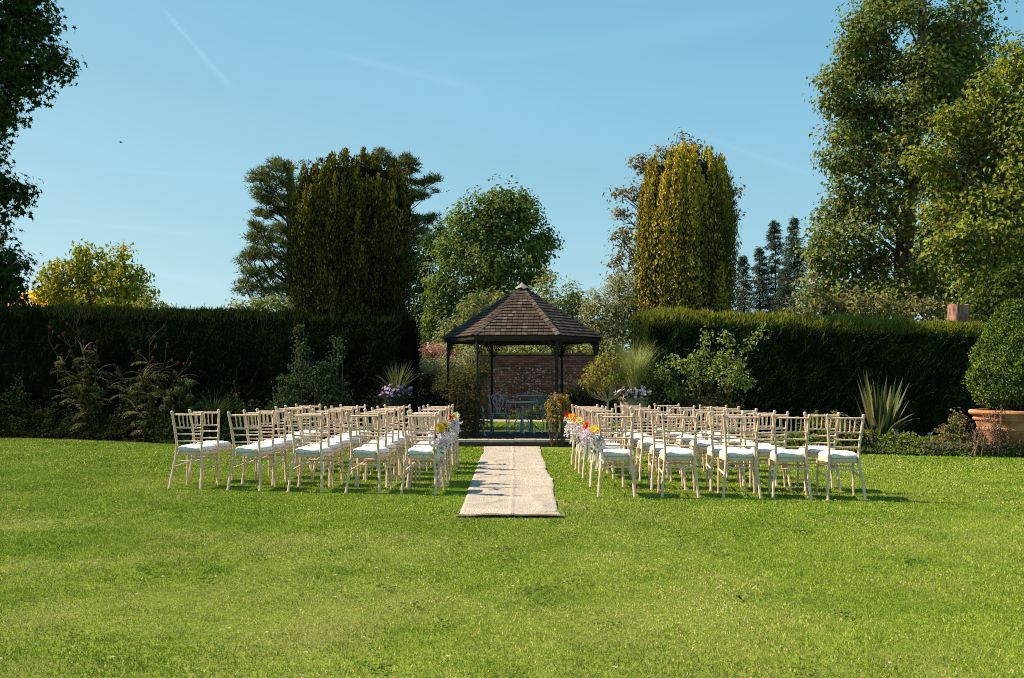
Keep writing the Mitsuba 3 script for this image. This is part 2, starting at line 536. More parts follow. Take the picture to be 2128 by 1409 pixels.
TER_Y0, TER_Y1, TER_X, TER_Z = 19.27, 23.7, 2.0, .12
tz = MB()
tz.add(*box(-TER_X, TER_X, TER_Y0 + .03, TER_Y1, -.1, TER_Z - .03))
put('terrace', None, tz, 'gravel', label='low gravel topped terrace under the gazebo', kind='structure')
rng = np.random.default_rng(5)
x = -TER_X
while x < TER_X - .05:                                        # stone edging along the front step
    w = min(rng.uniform(.42, .62), TER_X - x)
    e = trimesh.creation.box((w - .008, .30, .045))
    e.apply_translation((x + w / 2, TER_Y0 + .15, TER_Z - .006 + rng.uniform(-.002, .002)))
    put('edging_stone', 'terrace', (e.vertices, e.faces), 'edging')
    x += w
riser = MB()
for r in range(2):
    x = -TER_X + (.11 if r else 0)
    while x < TER_X - .03:
        w = min(.215, TER_X - x)
        riser.add(*box(x, x + w - .01, TER_Y0 + .018 + rng.uniform(-.004, .004), TER_Y0 + .06, .002 + r * .045, .042 + r * .045), ramp([(.05, .028, .022), (.10, .05, .035)], rng.uniform(size=1))[0])
        x += .225
leaf_part('brick_riser', 'terrace', riser, 'painted', kind='stuff')
put('path', None, box(-9, 9, 30.6, 32.4, -.05, .012), 'stone', label='pale gravel path at the foot of the brick garden wall', kind='structure')


# grass blades: dense and fine near the camera, coarser farther off
def grass(rng, y0, y1, per, h, w, xlim=None):
    n = int(per * (y1 ** 2 - y0 ** 2) * .5 * 1.08)
    y = np.sqrt(rng.uniform(y0 ** 2, y1 ** 2, n))
    x = rng.uniform(-.54, .54, n) * y
    keep = (y < edge_y(x) + .03) | (y > 23.9)
    keep &= ~((np.abs(x) < TER_X + .02) & (y > TER_Y0 - .02) & (y < TER_Y1))
    keep &= ~((x > -.50 + .0) & (x < .50) & (y > 9.45) & (y < TER_Y0))
    if xlim:
        keep &= (x > xlim[0]) & (x < xlim[1])
    x, y = x[keep], y[keep]
    n = len(x)
    P = np.stack([x, y, x * 0 - .002], -1)
    q = np.stack([x, y, x * 0], -1)
    patch = meshkit.fbm(q * .55, 3, 11)
    fine = meshkit.fbm(q * 3.2, 3, 12)
    dry = np.clip((meshkit.fbm(q * [.9, .9, 1] + 31, 4, 13) - .44) * 3.8, 0, 1) * (.35 + .75 * fine) * np.clip(1.55 - y / 11, .25, 1)
    lush = np.clip((meshkit.fbm(q * 1.7 + 7, 3, 14) - .55) * 5, 0, 1)
    tuft = np.clip((meshkit.fbm(q * 7.0 + 3, 2, 15) - .5) * 3.4, -1, 1)
    t = np.clip(.5 + (patch - .5) * .8 + (fine - .5) * .65 + rng.normal(size=n) * .22, 0, 1)
    col = ramp([(.085, .165, .016), (.145, .245, .026), (.22, .31, .048)], t)
    col = np.where((rng.uniform(size=n) < .07 + .52 * dry)[:, None], ramp([(.44, .38, .18), (.52, .47, .26), (.32, .27, .10)], rng.uniform(size=n)), col)
    col = col * (1 - .30 * lush[:, None] * [1.0, .55, 1.0]) * [1.30, 1.20, 1.10]
    az = rng.uniform(0, 2 * np.pi, n)
    lean = np.abs(rng.normal(0, .75, n))
    D = np.stack([np.cos(az) * np.sin(lean), np.sin(az) * np.sin(lean), np.cos(lean)], -1)
    N = np.stack([-np.sin(az + rng.normal(0, .9, n)), np.cos(az), az * 0], -1) * .6 + rng.normal(size=(n, 3)) * .5
    return spike(P, D, N, h * rng.uniform(.55, 1.35, n) * (1 + .28 * tuft) * (1 - .35 * dry), w * rng.uniform(.7, 1.3, n), col)


rng = np.random.default_rng(21)
gm = MB()
gm.add(*grass(rng, 3.8, 6.2, 15000, .0175, .0042))
gm.add(*grass(rng, 6.2, 9.5, 8800, .0185, .0054))
gm.add(*grass(rng, 9.5, 14, 4600, .021, .0080))
gm.add(*grass(rng, 14, 23.5, 1500, .026, .013))
gm.add(*grass(rng, 23.9, 30.5, 700, .05, .016, (-6, 6)))
leaf_part('grass', None, gm, 'blade', label='short mown grass blades with drier straw coloured patches', category='grass', kind='stuff')

# daisies, clover heads and fallen leaves lying in the turf
wm = MB()
n = 260
y = np.sqrt(rng.uniform(4 ** 2, 17 ** 2, n))
x = rng.uniform(-.52, .52, n) * y
k = (np.abs(x) > .6) | (y < 9)
x, y = x[k], y[k]
n = len(x)
P = np.stack([x, y, np.full(n, .028)], -1)
az = rng.uniform(0, 6.28, n)
for a in range(3):
    D = np.stack([np.cos(az + a * 2.1), np.sin(az + a * 2.1), np.full(n, .25)], -1)
    wm.add(*kite(P, D, np.tile([0, 0, 1.0], (n, 1)), .014, .014, ramp([(.5, .48, .42), (.62, .58, .50), (.42, .33, .2)], rng.uniform(size=n))))
leaf_part('clover_flower', None, wm, 'leaf', label='tiny white clover heads scattered through the lawn', category='flowers', kind='stuff')
bm = MB()                                                      # flat broad weeds, darker than the grass
n = 90
yc = np.sqrt(rng.uniform(3.9 ** 2, 12 ** 2, n))
xc = rng.uniform(-.53, .53, n) * yc
k = (np.abs(xc) > .65) | (yc < 9)
xc, yc = np.repeat(xc[k], 14), np.repeat(yc[k], 14)
n = len(xc)
az = rng.uniform(0, 6.28, n)
P = np.stack([xc + rng.normal(0, .045, n), yc + rng.normal(0, .045, n), rng.uniform(.012, .03, n)], -1)
bm.add(*kite(P, np.stack([np.cos(az), np.sin(az), rng.uniform(.0, .5, n)], -1), np.tile([0, 0, 1.0], (n, 1)), rng.uniform(.018, .034, n), rng.uniform(.012, .02, n), ramp([(.035, .075, .018), (.06, .11, .03)], rng.uniform(size=n))))
leaf_part('clover', None, bm, 'leaf', label='small dark patches of broad clover leaves in the turf', category='clover', kind='stuff')


# ------------------------------------------------------------------ brick garden wall
WY, WX0, WX1, WH = 33.0, -7.0, 6.0, 2.13
wall = thing('garden_wall', 'old dark red brick garden wall seen through the gazebo', 'wall')
put('wall_core', wall, box(WX0, WX1, WY, WY + .30, -.1, WH), 'soil')
rng = np.random.default_rng(8)
bk = MB()
rows = int(WH / .075)
for r in range(rows):
    n = int((WX1 - WX0) / .225) + 1
    for c in range(n):
        x0 = WX0 + c * .225 - (.112 if r % 2 else 0)
        x1 = x0 + .213
        x0, x1 = max(x0, WX0), min(x1, WX1)
        if x1 - x0 < .03:
            continue
        px = float(meshkit.fbm(np.array([x0 * .9, r * .07, 1.3]), 3, 4))
        u = rng.uniform()
        col = ramp([(.075, .031, .024), (.135, .056, .039), (.21, .088, .062), (.095, .054, .046)], np.array([np.clip(u * .7 + (px - .35), 0, .99)]))[0]
        if rng.uniform() < .02 + (.25 if 1.7 < x0 < 3.4 and r < 20 else 0):
            col = ramp([(.14, .095, .085), (.24, .20, .19)], rng.uniform(size=1))[0]
        bk.add(*box(x0, x1, WY - .014 - rng.uniform(0, .006), WY + .02, r * .075, r * .075 + .064), col)
for _ in range(420):                                            # flecks of old limewash left on single bricks
    x0, r = rng.normal(.6, 1.5), rng.uniform(4, 22)
    z0 = r * .075 + rng.uniform(.005, .03)
    bk.add(*box(x0, x0 + rng.uniform(.02, .055), WY - .023, WY - .012, z0, z0 + rng.uniform(.018, .042)), ramp([(.22, .17, .16), (.46, .42, .42)], rng.uniform(size=1))[0])
leaf_part('brickwork', wall, bk, 'painted', kind='stuff')
for c in range(int((WX1 - WX0) / .42)):
    m = trimesh.creation.box((.412, .40, .07))
    m.apply_translation((WX0 + .21 + c * .42, WY + .15, WH + .038 + rng.uniform(-.004, .004)))
    put('coping_stone', wall, (m.vertices, m.faces), 'coping')

# ------------------------------------------------------------------ gazebo
GC, GR, GROT = np.array([at(1085, 790, 21.2)[0], 21.2]), 1.588, math.radians(-5)
RE, ZE, ZA = 1.70, 2.17, 3.28
gz = thing('gazebo', 'six sided gazebo with a brown shingled roof on slim iron posts', 'gazebo')


def hexp(k, r, z):
    a = GROT + math.radians(60 * k)
    return np.array([GC[0] + r * math.cos(a), GC[1] + r * math.sin(a), z])


for k in range(6):
    b = hexp(k, GR, TER_Z)
    pr = [(.05, 0), (.05, .05), (.034, .08), (.030, .5), (.030, 1.0), (.040, 1.02), (.040, 1.06), (.027, 1.08), (.026, ZE - TER_Z - .28), (.042, ZE - TER_Z - .25), (.042, ZE - TER_Z - .20), (.03, ZE - TER_Z - .18), (.03, ZE - TER_Z - .02)]
    v, f = lathe(pr, 14, b)
    post = put('post', gz, (v, f), 'iron', 35)
    for s in (-1, 1):                                          # lacy corner bracket
        nb = hexp(k + s, GR, TER_Z)
        d = unit(nb - b)
        br = MB()
        z0 = ZE - .04
        R = .34
        arc = np.array([b + d * (R * (1 - math.cos(t)) + .03) + [0, 0, z0 - R - TER_Z + R * math.sin(t)] for t in np.linspace(0, math.pi / 2, 10)])
        br.add(*tube(arc, .011, 5))
        for (u, w, r) in ((.09, .09, .055), (.20, .065, .040), (.075, .205, .040), (.14, .155, .022), (.275, .045, .024), (.05, .29, .024)):
            c = b + d * (u + .02) + [0, 0, z0 - TER_Z - w]
            ring = np.array([c + d * r * math.cos(t) + np.array([0, 0, r * math.sin(t)]) for t in np.linspace(0, 2 * math.pi * .95, 11)])
            br.add(*tube(ring, .0085, 4))
            br.add(*tube(np.array([c - d * r, c + d * r]), .006, 4))
            br.add(*tube(np.array([c - [0, 0, r], c + [0, 0, r]]), .006, 4))
        put('bracket', post, br, 'iron')
    e0, e1 = hexp(k, GR + .02, 0), hexp(k + 1, GR + .02, 0)    # beam and fascia of one side
    d = unit(e1 - e0)
    n = np.array([d[1], -d[0], 0])
    for nm, r, hz, th, dz in (('beam', GR, .085, .035, -.055), ('fascia', RE - .035, .075, .012, -.035)):
        a, c = hexp(k, r, ZE + dz), hexp(k + 1, r, ZE + dz)
        q = [a - n * th - [0, 0, hz / 2], c - n * th - [0, 0, hz / 2], c + n * th - [0, 0, hz / 2], a + n * th - [0, 0, hz / 2]]
        v = np.array(q + [p + np.array([0, 0, hz]) for p in q])
        put(nm, gz, (v, np.array([[0, 3, 2, 1], [4, 5, 6, 7], [0, 1, 5, 4], [1, 2, 6, 5], [2, 3, 7, 6], [3, 0, 4, 7]])), 'timber' if nm == 'beam' else 'iron')
apex = np.array([GC[0], GC[1], ZA])
ring = [hexp(k, RE - .01, ZE - .01) for k in range(6)]
low = [hexp(k, RE - .06, ZE - .05) for k in range(6)]
v = np.array(ring + low + [apex - [0, 0, .03], apex - [0, 0, .11]])
f = [[k, (k + 1) % 6, 12] for k in range(6)] + [[6 + (k + 1) % 6, 6 + k, 13] for k in range(6)] + [q for k in range(6) for q in ([k, 6 + k, 6 + (k + 1) % 6], [k, 6 + (k + 1) % 6, (k + 1) % 6])]
roof = put('roof', gz, (v, np.array(f)), 'timber')
rng = np.random.default_rng(77)
field, count = MB(), 0
ROWS = 16
faces_order = [4, 5, 3, 0, 2, 1]                               # the side facing the lawn first, then its right, then its left
for face in faces_order:
    a, b = hexp(face, RE + .01, ZE), hexp(face + 1, RE + .01, ZE)
    mid = (a + b) / 2
    up = unit(apex - mid)
    along = unit(b - a)
    nrm = np.cross(along, up)
    L, half = np.linalg.norm(apex - mid), np.linalg.norm(b - a) / 2
    for r in range(ROWS):
        s0 = r * L / (ROWS + .6)
        hw = half * (1 - s0 / L)
        w = .104
        n = max(1, int(round(2 * hw / w)))
        w2 = 2 * hw / n
        for c in range(n + (r % 2)):
            x0 = -hw + (c - .5 * (r % 2)) * w2
            x1 = x0 + w2 - .007
            x0, x1 = max(x0, -hw), min(x1, hw)
            if x1 - x0 < .02:
                continue
            j = rng.normal(0, .0022)
            t = .014
            lift = .013 + rng.uniform(0, .004)
            ln = .165
            hx = half * (1 - (s0 + ln) / L)
            u0, u1 = max(x0, -hx), min(x1, hx)
            if u1 <= u0:
                u0, u1 = (x0 + x1) / 2 - .01, (x0 + x1) / 2 + .01
            bot = mid + up * (s0 + j) + nrm * (lift + .012)
            top = mid + up * (s0 + ln) + nrm * .002
            tv = np.array([bot + along * x0, bot + along * x1, top + along * u1, top + along * u0])
            tv = np.vstack([tv, tv - nrm * t])
            tf = np.array([[0, 1, 2, 3], [4, 7, 6, 5], [0, 4, 5, 1], [1, 5, 6, 2], [2, 6, 7, 3], [3, 7, 4, 0]])
            kk = int(rng.choice(4, p=(.42, .28, .17, .13)))
            if count < 300:
                put('shingle', roof, (tv, tf), f'shingle_{kk}')
                count += 1
            else:
                field.add(tv, tf)
put('far_shingles', roof, field, 'shingle_0', kind='stuff')
for k in range(6):                                             # hip tiles, folded over each ridge
    a = hexp(k, RE + .03, ZE + .012)
    d = unit(apex - a)
    L = np.linalg.norm(apex - a)
    sides = []
    for s in (1, -1):
        fa = hexp(k + s, RE, ZE)
        along = unit(fa - a)
        sides.append(unit(along - d * np.dot(along, d)))
    upn = unit(np.cross(np.cross(d, [0, 0, 1]), d))
    for r in range(15):
        s0, ln, w = r * L / 15.3, L / 15.3 + .035, .085
        p0, p1 = a + d * s0 + upn * .034, a + d * (s0 + ln) + upn * .018
        vs = []
        for p in (p0, p1):
            vs += [p, p + sides[0] * w - upn * .012, p + sides[1] * w - upn * .012]
        vs = np.array(vs)
        vs = np.vstack([vs, vs - upn * .014])
        fs = np.array([[0, 1, 4], [0, 4, 3], [2, 0, 3], [2, 3, 5], [6, 10, 7], [6, 9, 10], [8, 9, 6], [8, 11, 9], [0, 7, 1], [0, 6, 7], [2, 8, 6], [2, 6, 0], [1, 7, 10], [1, 10, 4], [8, 2, 5], [8, 5, 11], [3, 4, 10], [3, 10, 9], [5, 3, 9], [5, 9, 11]])
        if k in (3, 4, 5, 0):
            put('hip_tile', roof, (vs, fs), f'shingle_{int(rng.choice([0, 1, 3]))}')
        else:
            put('hip_tile', roof, (vs, fs), 'shingle_0')
cap = [(.16, -.085), (.165, -.075), (.12, -.035), (.07, .0), (.04, .02), (.02, .045), (.0, .06)]
cv, cf = lathe(cap, 18, apex + [0, 0, .035])
cv[:36, 2] += .02 * np.tile(np.sin(np.arange(18) * 2 * np.pi * 3 / 9), 2)
put('lead_cap', gz, (cv, cf), 'lead', 40)

# hanging lantern by the right hand post
p = hexp(0, GR - .02, ZE - .10)
lt = thing('hanging_lantern', 'small dark lantern hanging under the right corner of the gazebo roof', 'lantern')
v, f = lathe([(.0, -.24), (.05, -.235), (.062, -.20), (.055, -.19), (.07, -.05), (.085, -.04), (.03, .0), (.012, .02), (.012, .08)], 6, p)
put('lantern_body', lt, (v, f), 'iron')


# ------------------------------------------------------------------ cast metal furniture in the gazebo
def chair_scroll(root, mat, fan):
    """open-work garden chair at the origin, back at y = +.2, facing -y"""
    out = []
    seat = MB()
    v, f = lathe([(.0, .40), (.17, .40), (.195, .408), (.20, .42), (.19, .432), (.10, .428), (.0, .428)], 20)
    seat.add(v * [1, .95, 1], f)
    out.append(('seat', seat))
    for sx in (-1, 1):
        for sy in (-1, 1):
            m = MB()
            p = spline([(sx * .15, sy * .14, .41), (sx * .19, sy * .18, .30), (sx * .165, sy * .165, .12), (sx * .20, sy * .20, .0)], 9)
            m.add(*tube(p, np.linspace(.016, .010, 9), 6))
            v, f = lathe([(0, 0), (.02, 0), (.022, .012), (0, .022)], 8, (sx * .20, sy * .20, 0))
            m.add(v, f)
            out.append(('leg', m))
    back = MB()
    if fan:
        c = np.array([0, .20, .62])
        R = .20
        back.add(*tube(np.array([c + [R * math.cos(t), .03 * math.sin(t), R * 1.08 * math.sin(t)] for t in np.linspace(-.5, math.pi + .5, 22)]), .012, 6))
        for t in np.linspace(0, math.pi, 11):
            back.add(*tube(np.array([c + [.03 * math.cos(t), 0, .03 * math.sin(t)], c + [R * math.cos(t), .03, R * 1.08 * math.sin(t)]]), .006, 4))
        for r in (.075, .14):
            back.add(*tube(np.array([c + [r * math.cos(t), .015, r * math.sin(t)] for t in np.linspace(0, 2 * math.pi, 18)]), .007, 4))
        for t in np.linspace(.35, math.pi - .35, 5):
            q = c + [(R + .02) * math.cos(t), .03, (R + .035) * math.sin(t)]
            v, f = lathe([(0, -.016), (.016, 0), (0, .016)], 6, q)
            back.add(v, f)
        for sx in (-1, 1):
            back.add(*tube(np.array([[sx * .15, .17, .41], [sx * .175, .19, .53]]), .011, 5))
    else:
        for sx in (-1, 1):
            back.add(*tube(spline([(sx * .16, .17, .41), (sx * .175, .19, .6), (sx * .205, .215, .76), (sx * .20, .22, .82)], 10), .013, 6))
        back.add(*tube(spline([(-.205, .215, .79), (-.10, .225, .825), (0, .225, .85), (.10, .225, .825), (.205, .215, .79)], 14), .016, 6))
        sp = spline([(-.03, .18, .43), (-.035, .185, .52), (-.10, .20, .63), (-.12, .21, .72), (-.07, .22, .80)], 12)
        back.add(*tube(sp, .013, 5)).add(*tube(sp * [-1, 1, 1], .013, 5))
        for (x, z, r) in ((0, .70, .055), (0, .58, .035), (-.075, .765, .028), (.075, .765, .028)):
            back.add(*tube(np.array([[x + r * math.cos(t), .205, z + r * math.sin(t)] for t in np.linspace(0, 6.28, 12)]), .009, 4))
        for x in (-.15, -.10, -.05, 0, .05, .10, .15):
            back.add(*tube(np.array([[x, .222, .80], [x * .98, .215, .745]]), .006, 4))
    out.append(('backrest', back))
    arms = MB()
    for sx in (-1, 1):
        arms.add(*tube(spline([(sx * .175, .19, .60), (sx * .235, .05, .615), (sx * .235, -.13, .60), (sx * .205, -.16, .53), (sx * .19, -.13, .42)], 14), .012, 5))
    out.append(('armrest', arms))
    return out


CH = {}
for fan, mat in ((False, 'cast_metal'), (True, 'verdigris')):
    CH[fan] = [(nm, mikit.ply(m.arrays()[:2], mat, smooth=40)) for nm, m in chair_scroll(None, mat, fan)]


def garden_chair(label, x, y, rot, fan=False):
    t = thing('garden_chair', label, 'chair', 'ornate metal chairs in the gazebo')
    M = T().translate([x, y, TER_Z + .004]).rotate([0, 0, 1], rot)
    for nm, d in CH[fan]:
        full = key(f'{t}__{nm}')
        scene[full] = {**d, 'to_world': M}


garden_chair('grey cast metal armchair with shield shaped back, left of the table', at(1038, 800, 22.2)[0], 22.2, 8)
garden_chair('grey cast metal chair seen side on beside the left front post', at(1000, 800, 21.0)[0] - .12, 21.0, 95)
garden_chair('green fan backed metal chair behind the round table', at(1121, 800, 22.35)[0], 22.35, -6, True)
garden_chair('grey cast metal armchair half hidden behind the right front post', at(1151, 800, 22.1)[0], 22.1, -28)


def scroll_table(label, x, y, r, h, scrolls):
    t = thing('garden_table', label, 'table', 'metal tables in the gazebo')
    M = T().translate([x, y, TER_Z + .004])
    top = MB().add(*lathe([(0, h - .022), (r - .02, h - .022), (r, h - .018), (r, h), (r - .02, h + .004), (0, h + .004)], 36))
    put('tabletop', t, top, 'cast_metal', 40, to_world=M)
    put('stem', t, MB().add(*lathe([(.028, .02), (.018, .06), (.016, h * .5), (.026, h * .53), (.016, h * .56), (.018, h - .03), (.05, h - .02)], 12)), 'cast_metal', 40, to_world=M)
    for k in range(4):
        a = k * math.pi / 2 + math.radians(8)
        dx, dy = math.cos(a), math.sin(a)
        if scrolls:
            prof = [(.16, h - .05), (.10, h * .62), (.055, h * .52), (.13, h * .40), (.165, h * .26), (.12, h * .13), (.18, h * .06), (.27, h * .01), (.30, h * .05), (.275, h * .075)]
        else:
            prof = [(.02, h * .2), (.12, h * .10), (.2, .012), (.225, .012)]
        p = spline([(dx * u, dy * u, z + .012) for u, z in prof], 26)
        m = MB().add(*tube(p, .014, 6))
        if scrolls:
            c = np.array([dx * .085, dy * .085, h * .24])
            m.add(*tube(np.array([c + np.array([dx, dy, 0]) * r2 * math.cos(s) + np.array([0, 0, r2 * math.sin(s)]) for s, r2 in zip(np.linspace(-1, 8, 20), np.linspace(.075, .018, 20))]), .010, 5))
        put('scroll_leg', t, m, 'cast_metal', 40, to_world=M)


scroll_table('round grey metal table with scrolled legs in the middle of the gazebo', at(1085, 800, 21.55)[0], 21.55, .36, .70, True)
scroll_table('taller small metal table behind the round scrolled one', at(1104, 800, 22.7)[0], 22.7, .33, .82, False)

# ------------------------------------------------------------------ hessian aisle runner
rng = np.random.default_rng(31)
RY0, RY1 = 9.34, 19.17
ys = np.linspace(RY0, RY1, 420)
us = np.linspace(0, 1, 56)
U, V = np.meshgrid(us, ys, indexing='ij')
el = np.interp(ys, [9.34, 9.7, 10.5, 12, 14, 16, 18, 19.17], [-.525, -.50, -.50, -.515, -.51, -.52, -.50, -.55])
er = np.interp(ys, [9.34, 9.6, 10.2, 11.2, 12.2, 13.0, 14.2, 15.5, 17, 19.17], [.487, .45, .455, .46, .505, .515, .49, .52, .50, .535])
wob = lambda s, k: .012 * (meshkit.fbm(np.stack([s * 2.2, s * 0 + k, s * 0], -1), 3, 6) - .5) * 2
X = (el + wob(ys, 1))[None] + (er - el + wob(ys, 5))[None] * U
endw = .05 * (meshkit.fbm(np.stack([us * 3, us * 0, us * 0], -1), 2, 9) - .5)
Yr = V + endw[:, None] * (1 - (V - RY0) / (RY1 - RY0)) ** 6
q = np.stack([X, Yr, X * 0], -1)
ridge = lambda k, s, sd: np.clip(1 - np.abs(meshkit.fbm(q * s + k, 2, sd) - .5) * 14, 0, 1)
Z = .010 + .013 * meshkit.fbm(q * [2.5, 1.6, 1], 3, 3) + .016 * ridge(3, [1.3, 1.1, 1], 5) * (meshkit.fbm(q * .8, 2, 8) > .48) + .010 * ridge(9, [.8, 3.2, 1], 15)
Z += .010 * np.exp(-((U - .52) / .012) ** 2)
Z += .018 * np.exp(-((Yr - RY0) / .05) ** 2) * (.4 + meshkit.fbm(q * [4, 1, 1], 2, 4))
Z[0] -= .012
Z[-1] -= .006
v = np.stack([X, Yr, Z], -1).reshape(-1, 3)
i, j = np.meshgrid(np.arange(55), np.arange(419), indexing='ij')
fq = np.stack([i * 420 + j, (i + 1) * 420 + j, (i + 1) * 420 + j + 1, i * 420 + j + 1], -1).reshape(-1, 4)
vb = v - [0, 0, .0025]
n0 = len(v)
rim = np.concatenate([np.arange(56) * 420, 55 * 420 + np.arange(1, 420), np.arange(54, -1, -1) * 420 + 419, np.arange(418, 0, -1)])
rim2 = np.roll(rim, -1)
fr = np.stack([rim, rim + n0, rim2 + n0, rim2], -1)
runner = thing('aisle_runner', 'long wrinkled beige hessian runner laid along the aisle', 'carpet')
put('cloth', runner, (np.vstack([v, vb]), np.vstack([fq, fq[:, ::-1] + n0, fr])), 'hessian', 50)
hem = np.stack([X[:, 0], Yr[:, 0] - .004, Z[:, 0] - .010], -1)
put('hem', runner, tube(hem, .006, 6), 'hem', True, label='orange brown rolled front hem')
pg = ground(1217, 1060)
peg = thing('ground_peg', 'small pale peg stuck in the lawn right of the runner', 'peg')
put('shaft', peg, tube([pg + [0, 0, -.02], pg + [.004, 0, .055]], .004, 6), 'limewash')
put('hook', peg, tube(spline([pg + [.004, 0, .05], pg + [-.006, 0, .062], pg + [-.014, 0, .052]], 6), .003, 5), 'limewash')
c0 = ground(1170, 1063)
full = key('cord')
scene[full] = mikit.ply(tube(spline([c0 + [-.02, 0, .03], (c0 + pg) / 2 + [0, .02, .012], pg + [0, 0, .04]], 10), .0035, 5), 'limewash')
labels[full] = {'label': 'thin cord tied from the runner corner to its peg', 'category': 'cord'}

# ------------------------------------------------------------------ bamboo-turned banquet chairs
def turned(pts, r, n=22, rings=5, bulge=.22, sides=7, taper=1.0):
    p = spline(pts, n)
    s = np.linspace(0, 1, n)
    k = 1 + bulge * np.clip(np.cos(s * rings * 2 * np.pi), 0, 1) ** 6
    return tube(p, r * k * (1 + (taper - 1) * s), sides)


HB, HS, HT = .197, .158, .190                                  # half widths of the back at foot, seat and top


def post_pts(s):
    return [(s * HB, -.055, 0), (s * .185, -.01, .18), (s * HS, .03, .43), (s * .160, .022, .56), (s * .173, -.005, .72), (s * HT, -.045, .90)]


def post_at(z, s):
    p = spline(post_pts(s), 60)
    return np.array([np.interp(z, p[:, 2], p[:, 0]), np.interp(z, p[:, 2], p[:, 1]), z])


def slab(w0, w1, y0, y1, rings, n=30):
    """rounded trapezoid slab; rings: (scale, z)"""
    a = np.linspace(0, 2 * np.pi, n, endpoint=False)
    cx, cy = np.sign(np.cos(a)) * np.abs(np.cos(a)) ** .42, np.sign(np.sin(a)) * np.abs(np.sin(a)) ** .42
    t = (cy + 1) / 2
    o = np.stack([cx * (w0 + (w1 - w0) * t), cy * (y1 - y0) / 2], -1)
    v = np.concatenate([np.concatenate([o * s + [0, (y0 + y1) / 2], np.full((n, 1), z)], 1) for s, z in rings])
    m = len(rings)
    i, j = np.meshgrid(np.arange(m - 1), np.arange(n), indexing='ij')
    q = np.stack([i * n + j, i * n + (j + 1) % n, (i + 1) * n + (j + 1) % n, (i + 1) * n + j], -1).reshape(-1, 4)
    f = np.vstack([q[:, [0, 1, 2]], q[:, [0, 2, 3]]])
    j = np.arange(n)
    v = np.vstack([v, [[0, (y0 + y1) / 2, rings[0][1]], [0, (y0 + y1) / 2, rings[-1][1]]]])
    f = np.vstack([f, np.stack([(j + 1) % n, j, j * 0 + m * n], 1), np.stack([(m - 1) * n + j, (m - 1) * n + (j + 1) % n, j * 0 + m * n + 1], 1)])
    return v, f


parts = []
for s in (-1, 1):
    m = MB().add(*turned(post_pts(s), .0145, 30, 7))
    v, f = lathe([(.0, -.012), (.013, -.010), (.0185, -.002), (.019, .008), (.013, .018), (.0, .021)], 9, post_at(.90, s))
    m.add(v, f)
    parts.append(('back_post', m, 'limewash'))
    parts.append(('front_leg', MB().add(*turned([(s * .192, .385, .40), (s * .196, .39, .2), (s * .203, .398, 0)], .0145, 16, 3, taper=.8)), 'limewash'))
for z, r in ((.878, .0105), (.722, .0095), (.645, .009), (.562, .009)):
    parts.append(('back_rail', MB().add(*turned([post_at(z, -1), (post_at(z, -1) + post_at(z, 1)) / 2 + [0, -.012, 0], post_at(z, 1)], r, 13, 3)), 'limewash'))
for k in range(5):
    u = -.30 + .30 * k
    u = (-.56, -.28, 0, .28, .56)[k]
    a, b = post_at(.722, 1), post_at(.878, 1)
    parts.append(('spindle', MB().add(*turned([(u * a[0], a[1] - .009, .722), (u * b[0], b[1] - .009, .878)], .0075, 8, 1, sides=6)), 'limewash'))
parts.append(('seat_frame', MB().add(*slab(.165, .212, .015, .405, [(.94, .395), (1, .402), (1, .437), (.97, .442)])), 'limewash'))
parts.append(('seat_pad', MB().add(*slab(.158, .205, .012, .405, [(.97, .443), (1.01, .452), (1.02, .464), (1.0, .476), (.95, .490), (.82, .502), (.55, .511), (.2, .514)])), 'cushion'))
for nm, a, b in (('stretcher', (-.197, .39, .335), (.197, .39, .335)), ('stretcher', post_at(.325, -1), post_at(.325, 1)), ('stretcher', post_at(.25, -1), (-.195, .39, .275)), ('stretcher', post_at(.25, 1), (.195, .39, .275))):
    parts.append((nm, MB().add(*turned([a, (np.asarray(a) + b) / 2, b], .0095, 9, 2, sides=6)), 'limewash'))
CHAIR = [(nm, mikit.ply(m.arrays()[:2], mat, smooth=True if mat == 'cushion' else 45)) for nm, m, mat in parts]
